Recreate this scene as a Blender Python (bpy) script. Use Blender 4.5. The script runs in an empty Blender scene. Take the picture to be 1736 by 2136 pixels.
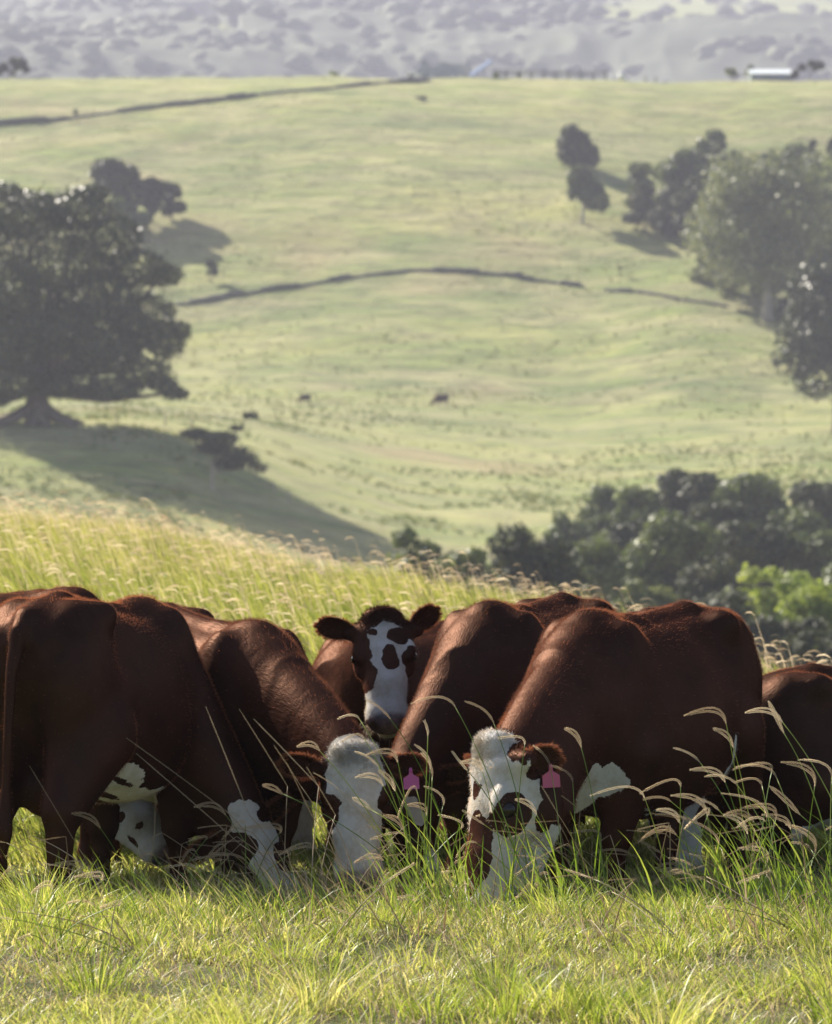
import bpy, math, random
import numpy as np
from mathutils import Vector, Matrix

SC = bpy.context.scene
COL = SC.collection
rng = np.random.default_rng(7)
random.seed(7)

# ------------------------------------------------------------------ camera
F = 8860.0            # focal length in photo-view pixels (1736 wide)
CAMH = 2.5
PITCH = math.atan(308 / F)
cam_d = bpy.data.cameras.new("camera")
cam = bpy.data.objects.new("camera", cam_d)
COL.objects.link(cam)
cam.location = (0, 0, CAMH)
cam.rotation_euler = (math.pi / 2 - PITCH, 0, 0)
cam_d.sensor_fit = 'VERTICAL'
cam_d.sensor_height = 24
cam_d.lens = F / 2136 * 24
cam_d.clip_start = 0.5
cam_d.clip_end = 9000
cam_d.dof.use_dof = True
cam_d.dof.focus_distance = 18.6
cam_d.dof.aperture_fstop = 3.6
SC.camera = cam

# ------------------------------------------------------------------ sky, sun, exposure
SUN_EL, SUN_AZ = math.radians(34), math.radians(-41)   # azimuth from +Y, clockwise
sun_dir = Vector((math.sin(SUN_AZ) * math.cos(SUN_EL), math.cos(SUN_AZ) * math.cos(SUN_EL), math.sin(SUN_EL)))
w = bpy.data.worlds.new("World"); SC.world = w; w.use_nodes = True
nt = w.node_tree
bg = nt.nodes["Background"]
sky = nt.nodes.new("ShaderNodeTexSky")
sky.sky_type = 'NISHITA'; sky.sun_disc = False
sky.sun_elevation = SUN_EL; sky.sun_rotation = SUN_AZ
sky.air_density = 1.0; sky.dust_density = 2.0; sky.ozone_density = 1.0
nt.links.new(sky.outputs[0], bg.inputs[0])
bg.inputs[1].default_value = 0.05
sd = bpy.data.lights.new("sun", 'SUN'); sd.energy = 5.0; sd.angle = math.radians(0.6); sd.color = (1.0, 0.92, 0.79)
so = bpy.data.objects.new("sun", sd); COL.objects.link(so)
so.rotation_euler = sun_dir.to_track_quat('Z', 'Y').to_euler()
so.location = (-60, 60, 90)
SC.view_settings.view_transform = 'Standard'
SC.view_settings.look = 'None'
SC.view_settings.exposure = 1.52
SC.view_settings.gamma = 1.0
SC.render.engine = 'CYCLES'
SC.cycles.max_bounces = 6
SC.cycles.transparent_max_bounces = 8
SC.cycles.volume_bounces = 1
SC.cycles.use_denoising = True
SC.cycles.sample_clamp_indirect = 6

# ------------------------------------------------------------------ helpers
def ray(px, py):
    cx, cy = (px - 868) / F, -(py - 1068) / F
    cp, sp = math.cos(PITCH), math.sin(PITCH)
    return Vector((cx, cp + cy * sp, -sp + cy * cp))      # camera looks along +Y, pitched down

def P(px, py, d):
    r = ray(px, py)
    t = d / r.y
    return Vector((r.x * t, d, CAMH + r.z * t))

def row_to_z(row, d):
    cy = -(np.asarray(row, float) - 1068) / F
    cp, sp = math.cos(PITCH), math.sin(PITCH)
    return CAMH + (-sp + cy * cp) / (cp + cy * sp) * np.asarray(d, float)

def tag(o, label=None, cat=None, group=None, kind=None):
    if label: o['label'] = label
    if cat: o['category'] = cat
    if group: o['group'] = group
    if kind: o['kind'] = kind
    return o

def empty(name, loc=(0, 0, 0), rz=0.0):
    o = bpy.data.objects.new(name, None); COL.objects.link(o)
    o.location = loc; o.rotation_euler = (0, 0, rz); o.empty_display_size = 0.3
    return o

def fast_mesh(name, verts, faces_flat, loop_total, mat=None, parent=None, attrs=None, smooth=False):
    """verts (N,3); faces given as flat index array + per-face counts"""
    me = bpy.data.meshes.new(name)
    verts = np.asarray(verts, np.float32)
    ff = np.asarray(faces_flat, np.int32).ravel()
    lt = np.asarray(loop_total, np.int32)
    me.vertices.add(len(verts)); me.vertices.foreach_set("co", verts.ravel())
    me.loops.add(len(ff)); me.loops.foreach_set("vertex_index", ff)
    me.polygons.add(len(lt))
    ls = np.zeros(len(lt), np.int32); ls[1:] = np.cumsum(lt)[:-1]
    me.polygons.foreach_set("loop_start", ls)
    me.polygons.foreach_set("loop_total", lt)
    if smooth: me.polygons.foreach_set("use_smooth", np.ones(len(lt), bool))
    if attrs:
        for k, a in attrs.items():
            at = me.attributes.new(k, 'FLOAT', 'POINT')
            at.data.foreach_set("value", np.asarray(a, np.float32))
    me.update(calc_edges=True)
    if mat: me.materials.append(mat)
    o = bpy.data.objects.new(name, me); COL.objects.link(o)
    if parent: o.parent = parent
    return o

def mesh_q(name, verts, quads, **k):
    quads = np.asarray(quads, np.int32)
    return fast_mesh(name, verts, quads.ravel(), np.full(len(quads), quads.shape[1]), **k)

class MB:
    """small mesh builder"""
    def __init__(s): s.v = []; s.f = []
    def add(s, v, f):
        b = len(s.v); s.v += [tuple(x) for x in v]; s.f += [tuple(i + b for i in q) for q in f]
    def box(s, c, size, rz=0, rx=0, ry=0, jitter=0):
        R = Matrix.Rotation(rz, 3, 'Z') @ Matrix.Rotation(ry, 3, 'Y') @ Matrix.Rotation(rx, 3, 'X')
        vs = []
        for z in (-.5, .5):
            for x, y in ((-.5, -.5), (.5, -.5), (.5, .5), (-.5, .5)):
                j = Vector([random.uniform(-jitter, jitter) for _ in range(3)]) if jitter else Vector()
                vs.append(Vector(c) + R @ (Vector((x * size[0], y * size[1], z * size[2])) + j))
        s.add(vs, [(3, 2, 1, 0), (4, 5, 6, 7), (0, 1, 5, 4), (1, 2, 6, 5), (2, 3, 7, 6), (3, 0, 4, 7)])
    def tube(s, pts, rad, n=8, cap=True):
        pts = [Vector(p) for p in pts]; rings = []
        b = len(s.v)
        ref = Vector((0.13, 0.21, 0.97))
        for i, p in enumerate(pts):
            t = (pts[min(i + 1, len(pts) - 1)] - pts[max(i - 1, 0)])
            if t.length < 1e-9: t = Vector((0, 0, 1))
            t.normalize()
            a = t.cross(ref)
            if a.length < 1e-3: a = t.cross(Vector((1, 0, 0)))
            a.normalize(); c = t.cross(a)
            r = rad[i] if hasattr(rad, '__len__') else rad
            for k in range(n):
                th = 2 * math.pi * k / n
                s.v.append(tuple(p + (a * math.cos(th) + c * math.sin(th)) * r))
        for i in range(len(pts) - 1):
            for k in range(n):
                k2 = (k + 1) % n
                s.f.append((b + i * n + k, b + i * n + k2, b + (i + 1) * n + k2, b + (i + 1) * n + k))
        if cap:
            s.f.append(tuple(b + k for k in range(n))[::-1])
            s.f.append(tuple(b + (len(pts) - 1) * n + k for k in range(n)))
    def ball(s, c, r, nu=12, nv=8, R=None):
        r = r if hasattr(r, '__len__') else (r, r, r)
        R = R or Matrix.Identity(3); c = Vector(c); b = len(s.v)
        for j in range(nv + 1):
            ph = math.pi * j / nv
            for i in range(nu):
                th = 2 * math.pi * i / nu
                s.v.append(tuple(c + R @ Vector((r[0] * math.sin(ph) * math.cos(th), r[1] * math.sin(ph) * math.sin(th), r[2] * math.cos(ph)))))
        for j in range(nv):
            for i in range(nu):
                i2 = (i + 1) % nu
                s.f.append((b + j * nu + i, b + (j + 1) * nu + i, b + (j + 1) * nu + i2, b + j * nu + i2))
    def build(s, name, mat, parent=None, smooth=True):
        me = bpy.data.meshes.new(name); me.from_pydata(s.v, [], s.f); me.update()
        if smooth: me.polygons.foreach_set("use_smooth", np.ones(len(me.polygons), bool))
        me.materials.append(mat)
        o = bpy.data.objects.new(name, me); COL.objects.link(o)
        if parent: o.parent = parent
        return o

# value noise (numpy) for shaping
_perm = rng.integers(0, 1 << 30, 4096)
def vnoise(x, y, z=None):
    x = np.asarray(x, float); y = np.asarray(y, float)
    z = np.zeros_like(x) if z is None else np.asarray(z, float)
    xi, yi, zi = np.floor(x).astype(np.int64), np.floor(y).astype(np.int64), np.floor(z).astype(np.int64)
    fx, fy, fz = x - xi, y - yi, z - zi
    fx, fy, fz = [t * t * (3 - 2 * t) for t in (fx, fy, fz)]
    def h(a, b, c): return (_perm[(a * 73 + b * 1571 + c * 9277) % 4096] / float(1 << 30)) * 2 - 1
    r = 0
    for dx in (0, 1):
        for dy in (0, 1):
            for dz in (0, 1):
                wt = (fx if dx else 1 - fx) * (fy if dy else 1 - fy) * (fz if dz else 1 - fz)
                r = r + wt * h(xi + dx, yi + dy, zi + dz)
    return r

# ------------------------------------------------------------------ materials
def new_mat(name):
    m = bpy.data.materials.new(name); m.use_nodes = True
    n = m.node_tree; n.nodes.clear()
    out = n.nodes.new("ShaderNodeOutputMaterial")
    return m, n, out
def node(n, t, **k):
    x = n.nodes.new(t)
    for a, b in k.items(): setattr(x, a, b)
    return x
def noise(n, scale, detail=3, rough=.55, vec=None, dist=0):
    x = n.nodes.new("ShaderNodeTexNoise"); x.inputs["Scale"].default_value = scale
    x.inputs["Detail"].default_value = detail; x.inputs["Roughness"].default_value = rough
    x.inputs["Distortion"].default_value = dist
    if vec: n.links.new(vec, x.inputs["Vector"])
    return x
def ramp(n, fac, stops, interp='LINEAR'):
    r = n.nodes.new("ShaderNodeValToRGB"); r.color_ramp.interpolation = interp
    e = r.color_ramp.elements
    while len(e) < len(stops): e.new(0.5)
    for q, (p, c) in zip(e, stops):
        q.position = p; q.color = (*c, 1) if len(c) == 3 else c
    n.links.new(fac, r.inputs[0]); return r
def mixc(n, fac, a, b, mode='MIX'):
    m = n.nodes.new("ShaderNodeMix"); m.data_type = 'RGBA'; m.blend_type = mode
    for s, v in ((0, fac), (6, a), (7, b)):
        if isinstance(v, (int, float)): m.inputs[s].default_value = v
        elif isinstance(v, tuple): m.inputs[s].default_value = (*v, 1) if len(v) == 3 else v
        else: n.links.new(v, m.inputs[s])
    return m.outputs[2]
def math_n(n, op, a, b=0.0, c=None, clamp=False):
    m = n.nodes.new("ShaderNodeMath"); m.operation = op; m.use_clamp = clamp
    for i, v in enumerate((a, b, c)):
        if v is None: continue
        if isinstance(v, (int, float)): m.inputs[i].default_value = v
        else: n.links.new(v, m.inputs[i])
    return m.outputs[0]
def attr(n, name):
    a = n.nodes.new("ShaderNodeAttribute"); a.attribute_name = name; return a.outputs["Fac"]
def simple_mat(name, col, rough=.6, metal=0, var=.15, scale=8, spec=.5):
    m, n, out = new_mat(name)
    b = node(n, "ShaderNodeBsdfPrincipled")
    tc = node(n, "ShaderNodeTexCoord")
    nz = noise(n, scale, 4, .6, tc.outputs["Object"])
    c = ramp(n, nz.outputs["Fac"], [(.25, tuple(x * (1 - var) for x in col)), (.75, tuple(min(1, x * (1 + var)) for x in col))])
    n.links.new(c.outputs[0], b.inputs["Base Color"])
    b.inputs["Roughness"].default_value = rough; b.inputs["Metallic"].default_value = metal
    b.inputs["Specular IOR Level"].default_value = spec
    n.links.new(b.outputs[0], out.inputs[0]); return m

def leafy_mat(name, stops, transl=.35, rough=.6, spec=.3, tcol=None, patch=None):
    """stops: colour ramp over the per-blade attribute 'tint'"""
    m, n, out = new_mat(name)
    c = ramp(n, attr(n, 'tint'), stops).outputs[0]
    if patch:
        g = node(n, "ShaderNodeNewGeometry")
        nz = noise(n, patch[0], 3, .55, g.outputs["Position"])
        f = ramp(n, nz.outputs["Fac"], [(patch[2], (0, 0, 0)), (patch[3], (1, 1, 1))]).outputs[0]
        c = mixc(n, f, c, patch[1])
    b = node(n, "ShaderNodeBsdfPrincipled"); n.links.new(c, b.inputs["Base Color"])
    b.inputs["Roughness"].default_value = rough; b.inputs["Specular IOR Level"].default_value = spec
    t = node(n, "ShaderNodeBsdfTranslucent")
    tc = mixc(n, 1.0, c, tcol or (1.0, 1.0, .6), 'MULTIPLY'); n.links.new(tc, t.inputs[0])
    mx = node(n, "ShaderNodeMixShader"); mx.inputs[0].default_value = transl
    n.links.new(b.outputs[0], mx.inputs[1]); n.links.new(t.outputs[0], mx.inputs[2])
    n.links.new(mx.outputs[0], out.inputs[0]); return m
# ------------------------------------------------------------------ the land
# Cross-sections of the valley: for each bearing, (distance, apparent height row) pairs; between them the land is smooth.
def zn(z): return ('z', z)
PROF = {
 -700: [(8, zn(0)), (18, zn(-.03)), (24, zn(-.06)), (34.32, zn(0.4675)), (44, zn(0.65)), (52, zn(0.7)), (75, zn(-1)), (120, 1290), (240, 1270), (370, 1220), (398, 1120), (415, 1030), (440, 905), (500, 868), (600, 820), (640, 700), (700, 470), (760, 300), (775, 200), (800, 178), (830, 190), (1000, 330)],
 0:    [(8, zn(0)), (18, zn(-.03)), (24, zn(-.06)), (34.32, zn(0.418)), (44, zn(0.58)), (51, zn(0.45)), (75, zn(-1)), (120, 1290), (240, 1270), (370, 1230), (398, 1130), (415, 1040), (434, 908), (450, 893), (520, 862), (600, 812), (640, 690), (700, 450), (755, 268), (775, 182), (800, 158), (830, 170), (1000, 330)],
 350:  [(8, zn(0)), (18, zn(-.03)), (24, zn(-.06)), (32.76, zn(0.33)), (42, zn(0.27)), (49, zn(0.4)), (75, zn(-2)), (120, 1320), (240, 1290), (370, 1240), (398, 1150), (415, 1060), (436, 925), (452, 893), (520, 870), (600, 820), (640, 700), (700, 450), (755, 240), (775, 174), (800, 150), (830, 165), (1000, 330)],
 620:  [(8, zn(0)), (18, zn(-.03)), (24, zn(-.06)), (30.42, zn(0.253)), (39, zn(0.28)), (46, zn(0.2)), (75, zn(-3)), (120, 1350), (240, 1330), (370, 1260), (400, 1170), (418, 1100), (442, 1020), (470, 975), (520, 905), (600, 826), (640, 690), (700, 440), (755, 225), (775, 170), (800, 146), (830, 160), (1000, 330)],
 860:  [(8, zn(0)), (18, zn(-.03)), (24, zn(-.06)), (28.86, zn(0.231)), (37, zn(0.27)), (43, zn(0.12)), (75, zn(-4)), (120, 1400), (240, 1360), (360, 1250), (420, 1150), (480, 1020), (540, 920), (600, 832), (640, 680), (700, 430), (755, 228), (775, 170), (800, 147), (830, 160), (1000, 330)],
 1200: [(8, zn(0)), (18, zn(-.03)), (24, zn(-.06)), (26.52, zn(0.231)), (34, zn(0.27)), (40, zn(0)), (75, zn(-5)), (120, 1480), (240, 1400), (330, 1290), (400, 1170), (480, 1040), (540, 950), (600, 850), (640, 700), (700, 430), (760, 240), (775, 178), (800, 154), (830, 166), (1000, 330)],
 1450: [(8, zn(0)), (18, zn(-.03)), (24, zn(-.06)), (24.96, zn(0.165)), (32, zn(0.2)), (38, zn(-0.2)), (75, zn(-6)), (120, 1530), (240, 1420), (330, 1280), (400, 1150), (480, 1020), (540, 940), (590, 830), (625, 690), (680, 520), (750, 320), (775, 184), (800, 160), (830, 172), (1000, 330)],
 1736: [(8, zn(0)), (18, zn(-.03)), (24, zn(-.06)), (23.4, zn(0.055)), (30, zn(0.02)), (36, zn(-0.6)), (75, zn(-7)), (120, 1560), (240, 1440), (330, 1260), (400, 1130), (480, 1010), (540, 930), (590, 840), (625, 720), (680, 560), (750, 330), (775, 180), (800, 156), (830, 170), (1000, 330)],
 2400: [(8, zn(0)), (18, zn(-.03)), (24, zn(-.06)), (21.06, zn(-0.0275)), (27, zn(-0.05)), (34, zn(-1)), (75, zn(-8)), (120, 1560), (240, 1440), (330, 1240), (400, 1100), (480, 990), (540, 910), (590, 820), (625, 700), (680, 520), (750, 330), (775, 176), (800, 152), (830, 166), (1000, 330)],
}
FAR = [(1300, 350), (1700, 320), (2200, 190), (2900, 60), (3800, -110), (4600, -260)]
VL = np.linspace(math.log(8), math.log(4600), 740)   # log distance
_cols = sorted(PROF)
_rows = []
for c in _cols:
    pts = []
    for d, r in PROF[c] + FAR:
        z = r[1] if isinstance(r, tuple) else float(row_to_z(r, d))
        pts.append((math.log(d), z / d))
    pts = np.array(pts)
    g = np.interp(VL, pts[:, 0], pts[:, 1])
    ker = np.hanning(15); ker /= ker.sum()
    g = np.convolve(np.pad(g, 7, 'edge'), ker, 'valid')
    _rows.append(g)
_rows = np.array(_rows)                      # z/d
_ug = np.linspace(_cols[0], _cols[-1], 260)
TAB = np.array([np.interp(_ug, _cols, _rows[:, j]) for j in range(len(VL))]).T
ker = np.hanning(31); ker /= ker.sum()
TAB = np.array([np.convolve(np.pad(TAB[:, j], 15, 'edge'), ker, 'valid') for j in range(len(VL))]).T

def zfun(x, d, detail=True):
    x = np.asarray(x, float); d = np.asarray(d, float)
    dd = np.clip(d, 8.01, 4599)
    u = np.clip(868 + F * x / dd, _ug[0], _ug[-1] - 1e-3)
    v = np.log(dd)
    fi = (u - _ug[0]) / (_ug[1] - _ug[0]); i = np.clip(fi.astype(int), 0, len(_ug) - 2); fi = fi - i
    fj = (v - VL[0]) / (VL[1] - VL[0]); j = np.clip(fj.astype(int), 0, len(VL) - 2); fj = fj - j
    z = (TAB[i, j] * (1 - fi) * (1 - fj) + TAB[i + 1, j] * fi * (1 - fj) + TAB[i, j + 1] * (1 - fi) * fj + TAB[i + 1, j + 1] * fi * fj) * dd
    z = np.where(d < 22, z * np.clip((d - 8) / 14, 0, 1), z)
    if detail:
        near = np.clip((60 - d) / 20, 0, 1)
        t_ = np.clip((19.2 - d) / 1.5, 0, 1); z = z + .20 * t_ * t_ * (3 - 2 * t_)
        mid = np.clip((d - 60) / 60, 0, 1)
        z = z + near * (.025 * vnoise(x * 1.1, d * 1.1) + .015 * vnoise(x * 3.1, d * 3.1))
        z = z + mid * (.9 * vnoise(x / 45, d / 45) + .32 * vnoise(x / 9, d / 12) + .12 * vnoise(x / 3.1, d / 3.6))
        far = np.clip((d - 950) / 200, 0, 1)
        z = z + far * (24 * vnoise(x / 320, d / 360) + 8 * vnoise(x / 100, d / 110))
    return z

def hit(px, py, dmin=60, dmax=1100):
    """first point of the land seen at this view position beyond dmin"""
    r = ray(px, py)
    d = np.exp(np.linspace(math.log(dmin), math.log(dmax), 3000))
    x = r.x / r.y * d; zr = CAMH + r.z / r.y * d
    below = zfun(x, d) > zr
    k = np.argmax(below) if below.any() else len(d) - 1
    return Vector((x[k], d[k], float(zfun(x[k], d[k]))))

def meadow_mat(name, far=False):
    m, n, out = new_mat(name)
    g = node(n, "ShaderNodeNewGeometry"); pos = g.outputs["Position"]
    mp = node(n, "ShaderNodeMapping"); n.links.new(pos, mp.inputs[0])
    mp.inputs["Scale"].default_value = (.35, 1.0, 1.0)
    a = noise(n, .045, 6, .62, mp.outputs[0], .6)
    b_ = noise(n, .16, 5, .68, mp.outputs[0], .4)
    c_ = noise(n, .55, 6, .75, mp.outputs[0])
    green = ramp(n, a.outputs["Fac"], [(.36, (.052, .105, .017)), (.52, (.150, .205, .034)), (.66, (.31, .305, .085))]).outputs[0]
    straw = ramp(n, b_.outputs["Fac"], [(.40, (0, 0, 0)), (.66, (1, 1, 1))]).outputs[0]
    col = mixc(n, math_n(n, 'MULTIPLY', straw, .72), green, (.40, .34, .19))
    bump_shade = ramp(n, c_.outputs["Fac"], [(.36, (.22, .27, .24)), (.54, (.86, .90, .86)), (.72, (1.3, 1.25, 1.1))]).outputs[0]  # streaks multiplied into the colour as painted shading of bumpy ground
    col = mixc(n, .85, col, bump_shade, 'MULTIPLY')
    red = noise(n, .018, 4, .6, pos)
    col = mixc(n, ramp(n, red.outputs["Fac"], [(.56, (0, 0, 0)), (.74, (.6, .6, .6))]).outputs[0], col, (.30, .17, .11))
    b = node(n, "ShaderNodeBsdfPrincipled"); n.links.new(col, b.inputs["Base Color"])
    b.inputs["Roughness"].default_value = .9; b.inputs["Specular IOR Level"].default_value = .1
    b.inputs["Sheen Weight"].default_value = .25; b.inputs["Sheen Tint"].default_value = (1, .95, .6, 1)
    h1 = noise(n, .55, 5, .72, pos); h2 = noise(n, .22, 4, .6, mp.outputs[0])
    h = math_n(n, 'ADD', math_n(n, 'MULTIPLY', h1.outputs["Fac"], .9), math_n(n, 'MULTIPLY', h2.outputs["Fac"], 1.3))
    bp = node(n, "ShaderNodeBump"); bp.inputs["Strength"].default_value = .75; bp.inputs["Distance"].default_value = 1
    n.links.new(h, bp.inputs["Height"]); n.links.new(bp.outputs[0], b.inputs["Normal"])
    n.links.new(b.outputs[0], out.inputs[0]); return m
def soil_mat():
    m, n, out = new_mat('turf_soil')
    g = node(n, "ShaderNodeNewGeometry"); pos = g.outputs["Position"]
    a = noise(n, 5, 5, .65, pos)
    col = ramp(n, a.outputs["Fac"], [(.3, (.035, .045, .014)), (.55, (.07, .085, .025)), (.75, (.11, .10, .05))]).outputs[0]
    b = node(n, "ShaderNodeBsdfPrincipled"); n.links.new(col, b.inputs["Base Color"]); b.inputs["Roughness"].default_value = .95
    b.inputs["Specular IOR Level"].default_value = .1
    n.links.new(b.outputs[0], out.inputs[0]); return m

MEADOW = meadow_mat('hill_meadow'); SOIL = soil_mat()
tg = np.linspace(-1, 1, 241); sg = .22 * tg + .78 * tg ** 3
def land(name, ds, mats, split=None, back=False):
    X, Dm = [], []
    for d in ds:
        X.append(sg * (.34 * abs(d) + 40)); Dm.append(np.full(len(sg), d))
    X = np.array(X); Dm = np.array(Dm)
    Z = zfun(X, Dm)
    V = np.stack([X, Dm, Z], -1).reshape(-1, 3)
    nr, nc = X.shape
    i, j = np.meshgrid(np.arange(nr - 1), np.arange(nc - 1), indexing='ij')
    a = (i * nc + j).ravel()
    Q = np.stack([a, a + 1, a + nc + 1, a + nc], 1)
    o = mesh_q(name, V, Q, smooth=True)
    for m_ in mats: o.data.materials.append(m_)
    if split:
        mi = (Dm[:-1, :-1].ravel() > split).astype(np.int32)
        o.data.polygons.foreach_set("material_index", mi)
    tag(o, kind='structure'); return o
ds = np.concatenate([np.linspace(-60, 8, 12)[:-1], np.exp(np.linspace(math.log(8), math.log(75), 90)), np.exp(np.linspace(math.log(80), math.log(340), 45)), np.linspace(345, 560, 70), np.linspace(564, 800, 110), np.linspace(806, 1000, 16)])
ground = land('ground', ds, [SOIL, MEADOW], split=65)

def forest_mat():
    m, n, out = new_mat('far_hill_cover')
    g = node(n, "ShaderNodeNewGeometry"); pos = g.outputs["Position"]
    a = noise(n, .006, 3, .5, pos)
    col = ramp(n, attr(n, 'pasture'), [(.4, (.095, .115, .06)), (.6, (.24, .26, .12))]).outputs[0]
    b = node(n, "ShaderNodeBsdfDiffuse"); n.links.new(col, b.inputs[0]); n.links.new(b.outputs[0], out.inputs[0]); return m
ds2 = np.exp(np.linspace(math.log(1000), math.log(3900), 110))
far = land('far_hills', ds2, [forest_mat()])
def pasture(x, d):
    """open paddocks on the far hillside"""
    z = zfun(x, d)
    u = 868 + F * x / d
    row = 760 - F * (z - CAMH) / d
    p = np.zeros_like(u)
    def band(cx, cy, rx, ry, slope=0): return ((u - cx) / rx) ** 2 + ((row - cy - (u - cx) * slope) / ry) ** 2 < 1 + .5 * vnoise(u / 40, row / 14)
    for b in ((1480, 15, 300, 46, -.03), (1400, 66, 230, 14, .10), (800, -20, 300, 14, .05), (430, 62, 70, 22, .25), (330, 40, 130, 7, .15), (20, -6, 60, 18, 0), (250, 14, 110, 14, .1), (1650, 20, 190, 40, 0)):
        p = np.maximum(p, band(*b))
    return p
c = np.empty(len(far.data.vertices) * 3, np.float32); far.data.vertices.foreach_get("co", c); c = c.reshape(-1, 3)
at = far.data.attributes.new('pasture', 'FLOAT', 'POINT'); at.data.foreach_set("value", pasture(c[:, 0], c[:, 1]).astype(np.float32))

# ------------------------------------------------------------------ haze in the air
m, n_, out_ = new_mat('haze_air')
vp = node(n_, "ShaderNodeVolumePrincipled"); vp.inputs["Density"].default_value = .00022
vp.inputs["Color"].default_value = (.66, .67, .86, 1); vp.inputs["Anisotropy"].default_value = 0
n_.links.new(vp.outputs[0], out_.inputs["Volume"])
haze_b = MB(); z0, z1 = -19.0, 430.0
haze_b.box((0, 1900, (z0 + z1) / 2), (3000, 4200, z1 - z0))
haze = haze_b.build('haze', m, smooth=False); tag(haze, kind='stuff')
# ------------------------------------------------------------------ cattle
def hair_mat():
    m, n, out = new_mat('rim_lit_hair')
    c = mixc(n, ramp(n, attr(n, 'white'), [(.45, (0, 0, 0)), (.55, (1, 1, 1))]).outputs[0], (.24, .096, .050), (.62, .57, .50))  # brown set paler than the coat, so outline hairs imitate rim light
    b = node(n, "ShaderNodeBsdfPrincipled"); n.links.new(c, b.inputs["Base Color"])
    b.inputs["Roughness"].default_value = .7; b.inputs["Specular IOR Level"].default_value = .1
    t = node(n, "ShaderNodeBsdfTranslucent"); n.links.new(mixc(n, 1.0, c, (1.0, .85, .75), 'MULTIPLY'), t.inputs[0])
    mx = node(n, "ShaderNodeMixShader"); mx.inputs[0].default_value = .5
    n.links.new(b.outputs[0], mx.inputs[1]); n.links.new(t.outputs[0], mx.inputs[2])
    n.links.new(mx.outputs[0], out.inputs[0]); return m
HAIRM = hair_mat()
def coat_mat(name, brown=(.019, .0058, .0040), brown2=(.038, .0118, .0075), white=(.72, .70, .68), black=(.02, .012, .012)):
    m, n, out = new_mat(name)
    tc = node(n, "ShaderNodeTexCoord")
    obj = tc.outputs["Object"]
    n1 = noise(n, 3.5, 4, .6, obj)
    base = ramp(n, n1.outputs["Fac"], [(.34, tuple(x * .8 for x in brown)), (.66, tuple(x * 1.15 for x in brown2))]).outputs[0]
    fine = noise(n, 130, 3, .7, obj)
    base = mixc(n, .55, base, ramp(n, fine.outputs["Fac"], [(.3, (.72, .72, .72)), (.7, (1.2, 1.2, 1.2))]).outputs[0], 'MULTIPLY')
    dirt = noise(n, 9, 5, .65, obj)
    wh = ramp(n, dirt.outputs["Fac"], [(.36, tuple(x * .88 for x in white)), (.52, (.56, .53, .48)), (.66, (.44, .38, .30)), (.8, (.36, .27, .18))]).outputs[0]
    dust = noise(n, 2.2, 5, .7, obj)
    base = mixc(n, ramp(n, dust.outputs["Fac"], [(.52, (0, 0, 0)), (.72, (.45, .45, .45))]).outputs[0], base, (.052, .026, .017))
    edge = noise(n, 60, 3, .7, obj)
    edge2 = noise(n, 14, 2, .5, obj)
    wv = math_n(n, 'ADD', attr(n, 'white'), math_n(n, 'MULTIPLY', math_n(n, 'SUBTRACT', edge.outputs["Fac"], .5), .45))
    wv = math_n(n, 'ADD', wv, math_n(n, 'MULTIPLY', math_n(n, 'SUBTRACT', edge2.outputs["Fac"], .5), .35))
    wf = ramp(n, wv, [(.47, (0, 0, 0)), (.53, (1, 1, 1))]).outputs[0]
    c = mixc(n, wf, base, wh)
    c = mixc(n, attr(n, 'skin'), c, ramp(n, edge2.outputs["Fac"], [(.36, (.06, .042, .046)), (.6, (.24, .16, .165))]).outputs[0])
    c = mixc(n, attr(n, 'dark'), c, black)
    b = node(n, "ShaderNodeBsdfDiffuse"); n.links.new(c, b.inputs["Color"]); b.inputs["Roughness"].default_value = .4
    gl = node(n, "ShaderNodeBsdfGlossy"); gl.inputs["Roughness"].default_value = .46
    n.links.new(mixc(n, wf, (1.0, .60, .44), (.9, .9, .9)), gl.inputs["Color"])
    gx = node(n, "ShaderNodeMixShader"); n.links.new(math_n(n, 'ADD', math_n(n, 'MULTIPLY', attr(n, 'skin'), .06), .026), gx.inputs[0])
    # hair-scale relief, stretched along the body
    mp = node(n, "ShaderNodeMapping"); mp.inputs["Scale"].default_value = (22, 150, 60); n.links.new(obj, mp.inputs[0])
    hb = noise(n, 1.0, 3, .6, mp.outputs[0])
    big = noise(n, 7, 3, .5, obj)
    fm = node(n, "ShaderNodeMapping"); fm.inputs["Scale"].default_value = (9, 2.0, 2.2); n.links.new(obj, fm.inputs[0])
    fold = noise(n, 1.0, 3, .55, fm.outputs[0], .5)
    h = math_n(n, 'ADD', math_n(n, 'MULTIPLY', hb.outputs["Fac"], .004), math_n(n, 'MULTIPLY', big.outputs["Fac"], .009))
    h = math_n(n, 'ADD', h, math_n(n, 'MULTIPLY', fold.outputs["Fac"], .007))
    bp = node(n, "ShaderNodeBump"); bp.inputs["Strength"].default_value = .8; bp.inputs["Distance"].default_value = 1
    n.links.new(h, bp.inputs["Height"]); n.links.new(bp.outputs[0], b.inputs["Normal"]); n.links.new(bp.outputs[0], gl.inputs["Normal"])
    n.links.new(b.outputs[0], gx.inputs[1]); n.links.new(gl.outputs[0], gx.inputs[2])
    n.links.new(gx.outputs[0], out.inputs[0]); return m

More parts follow.
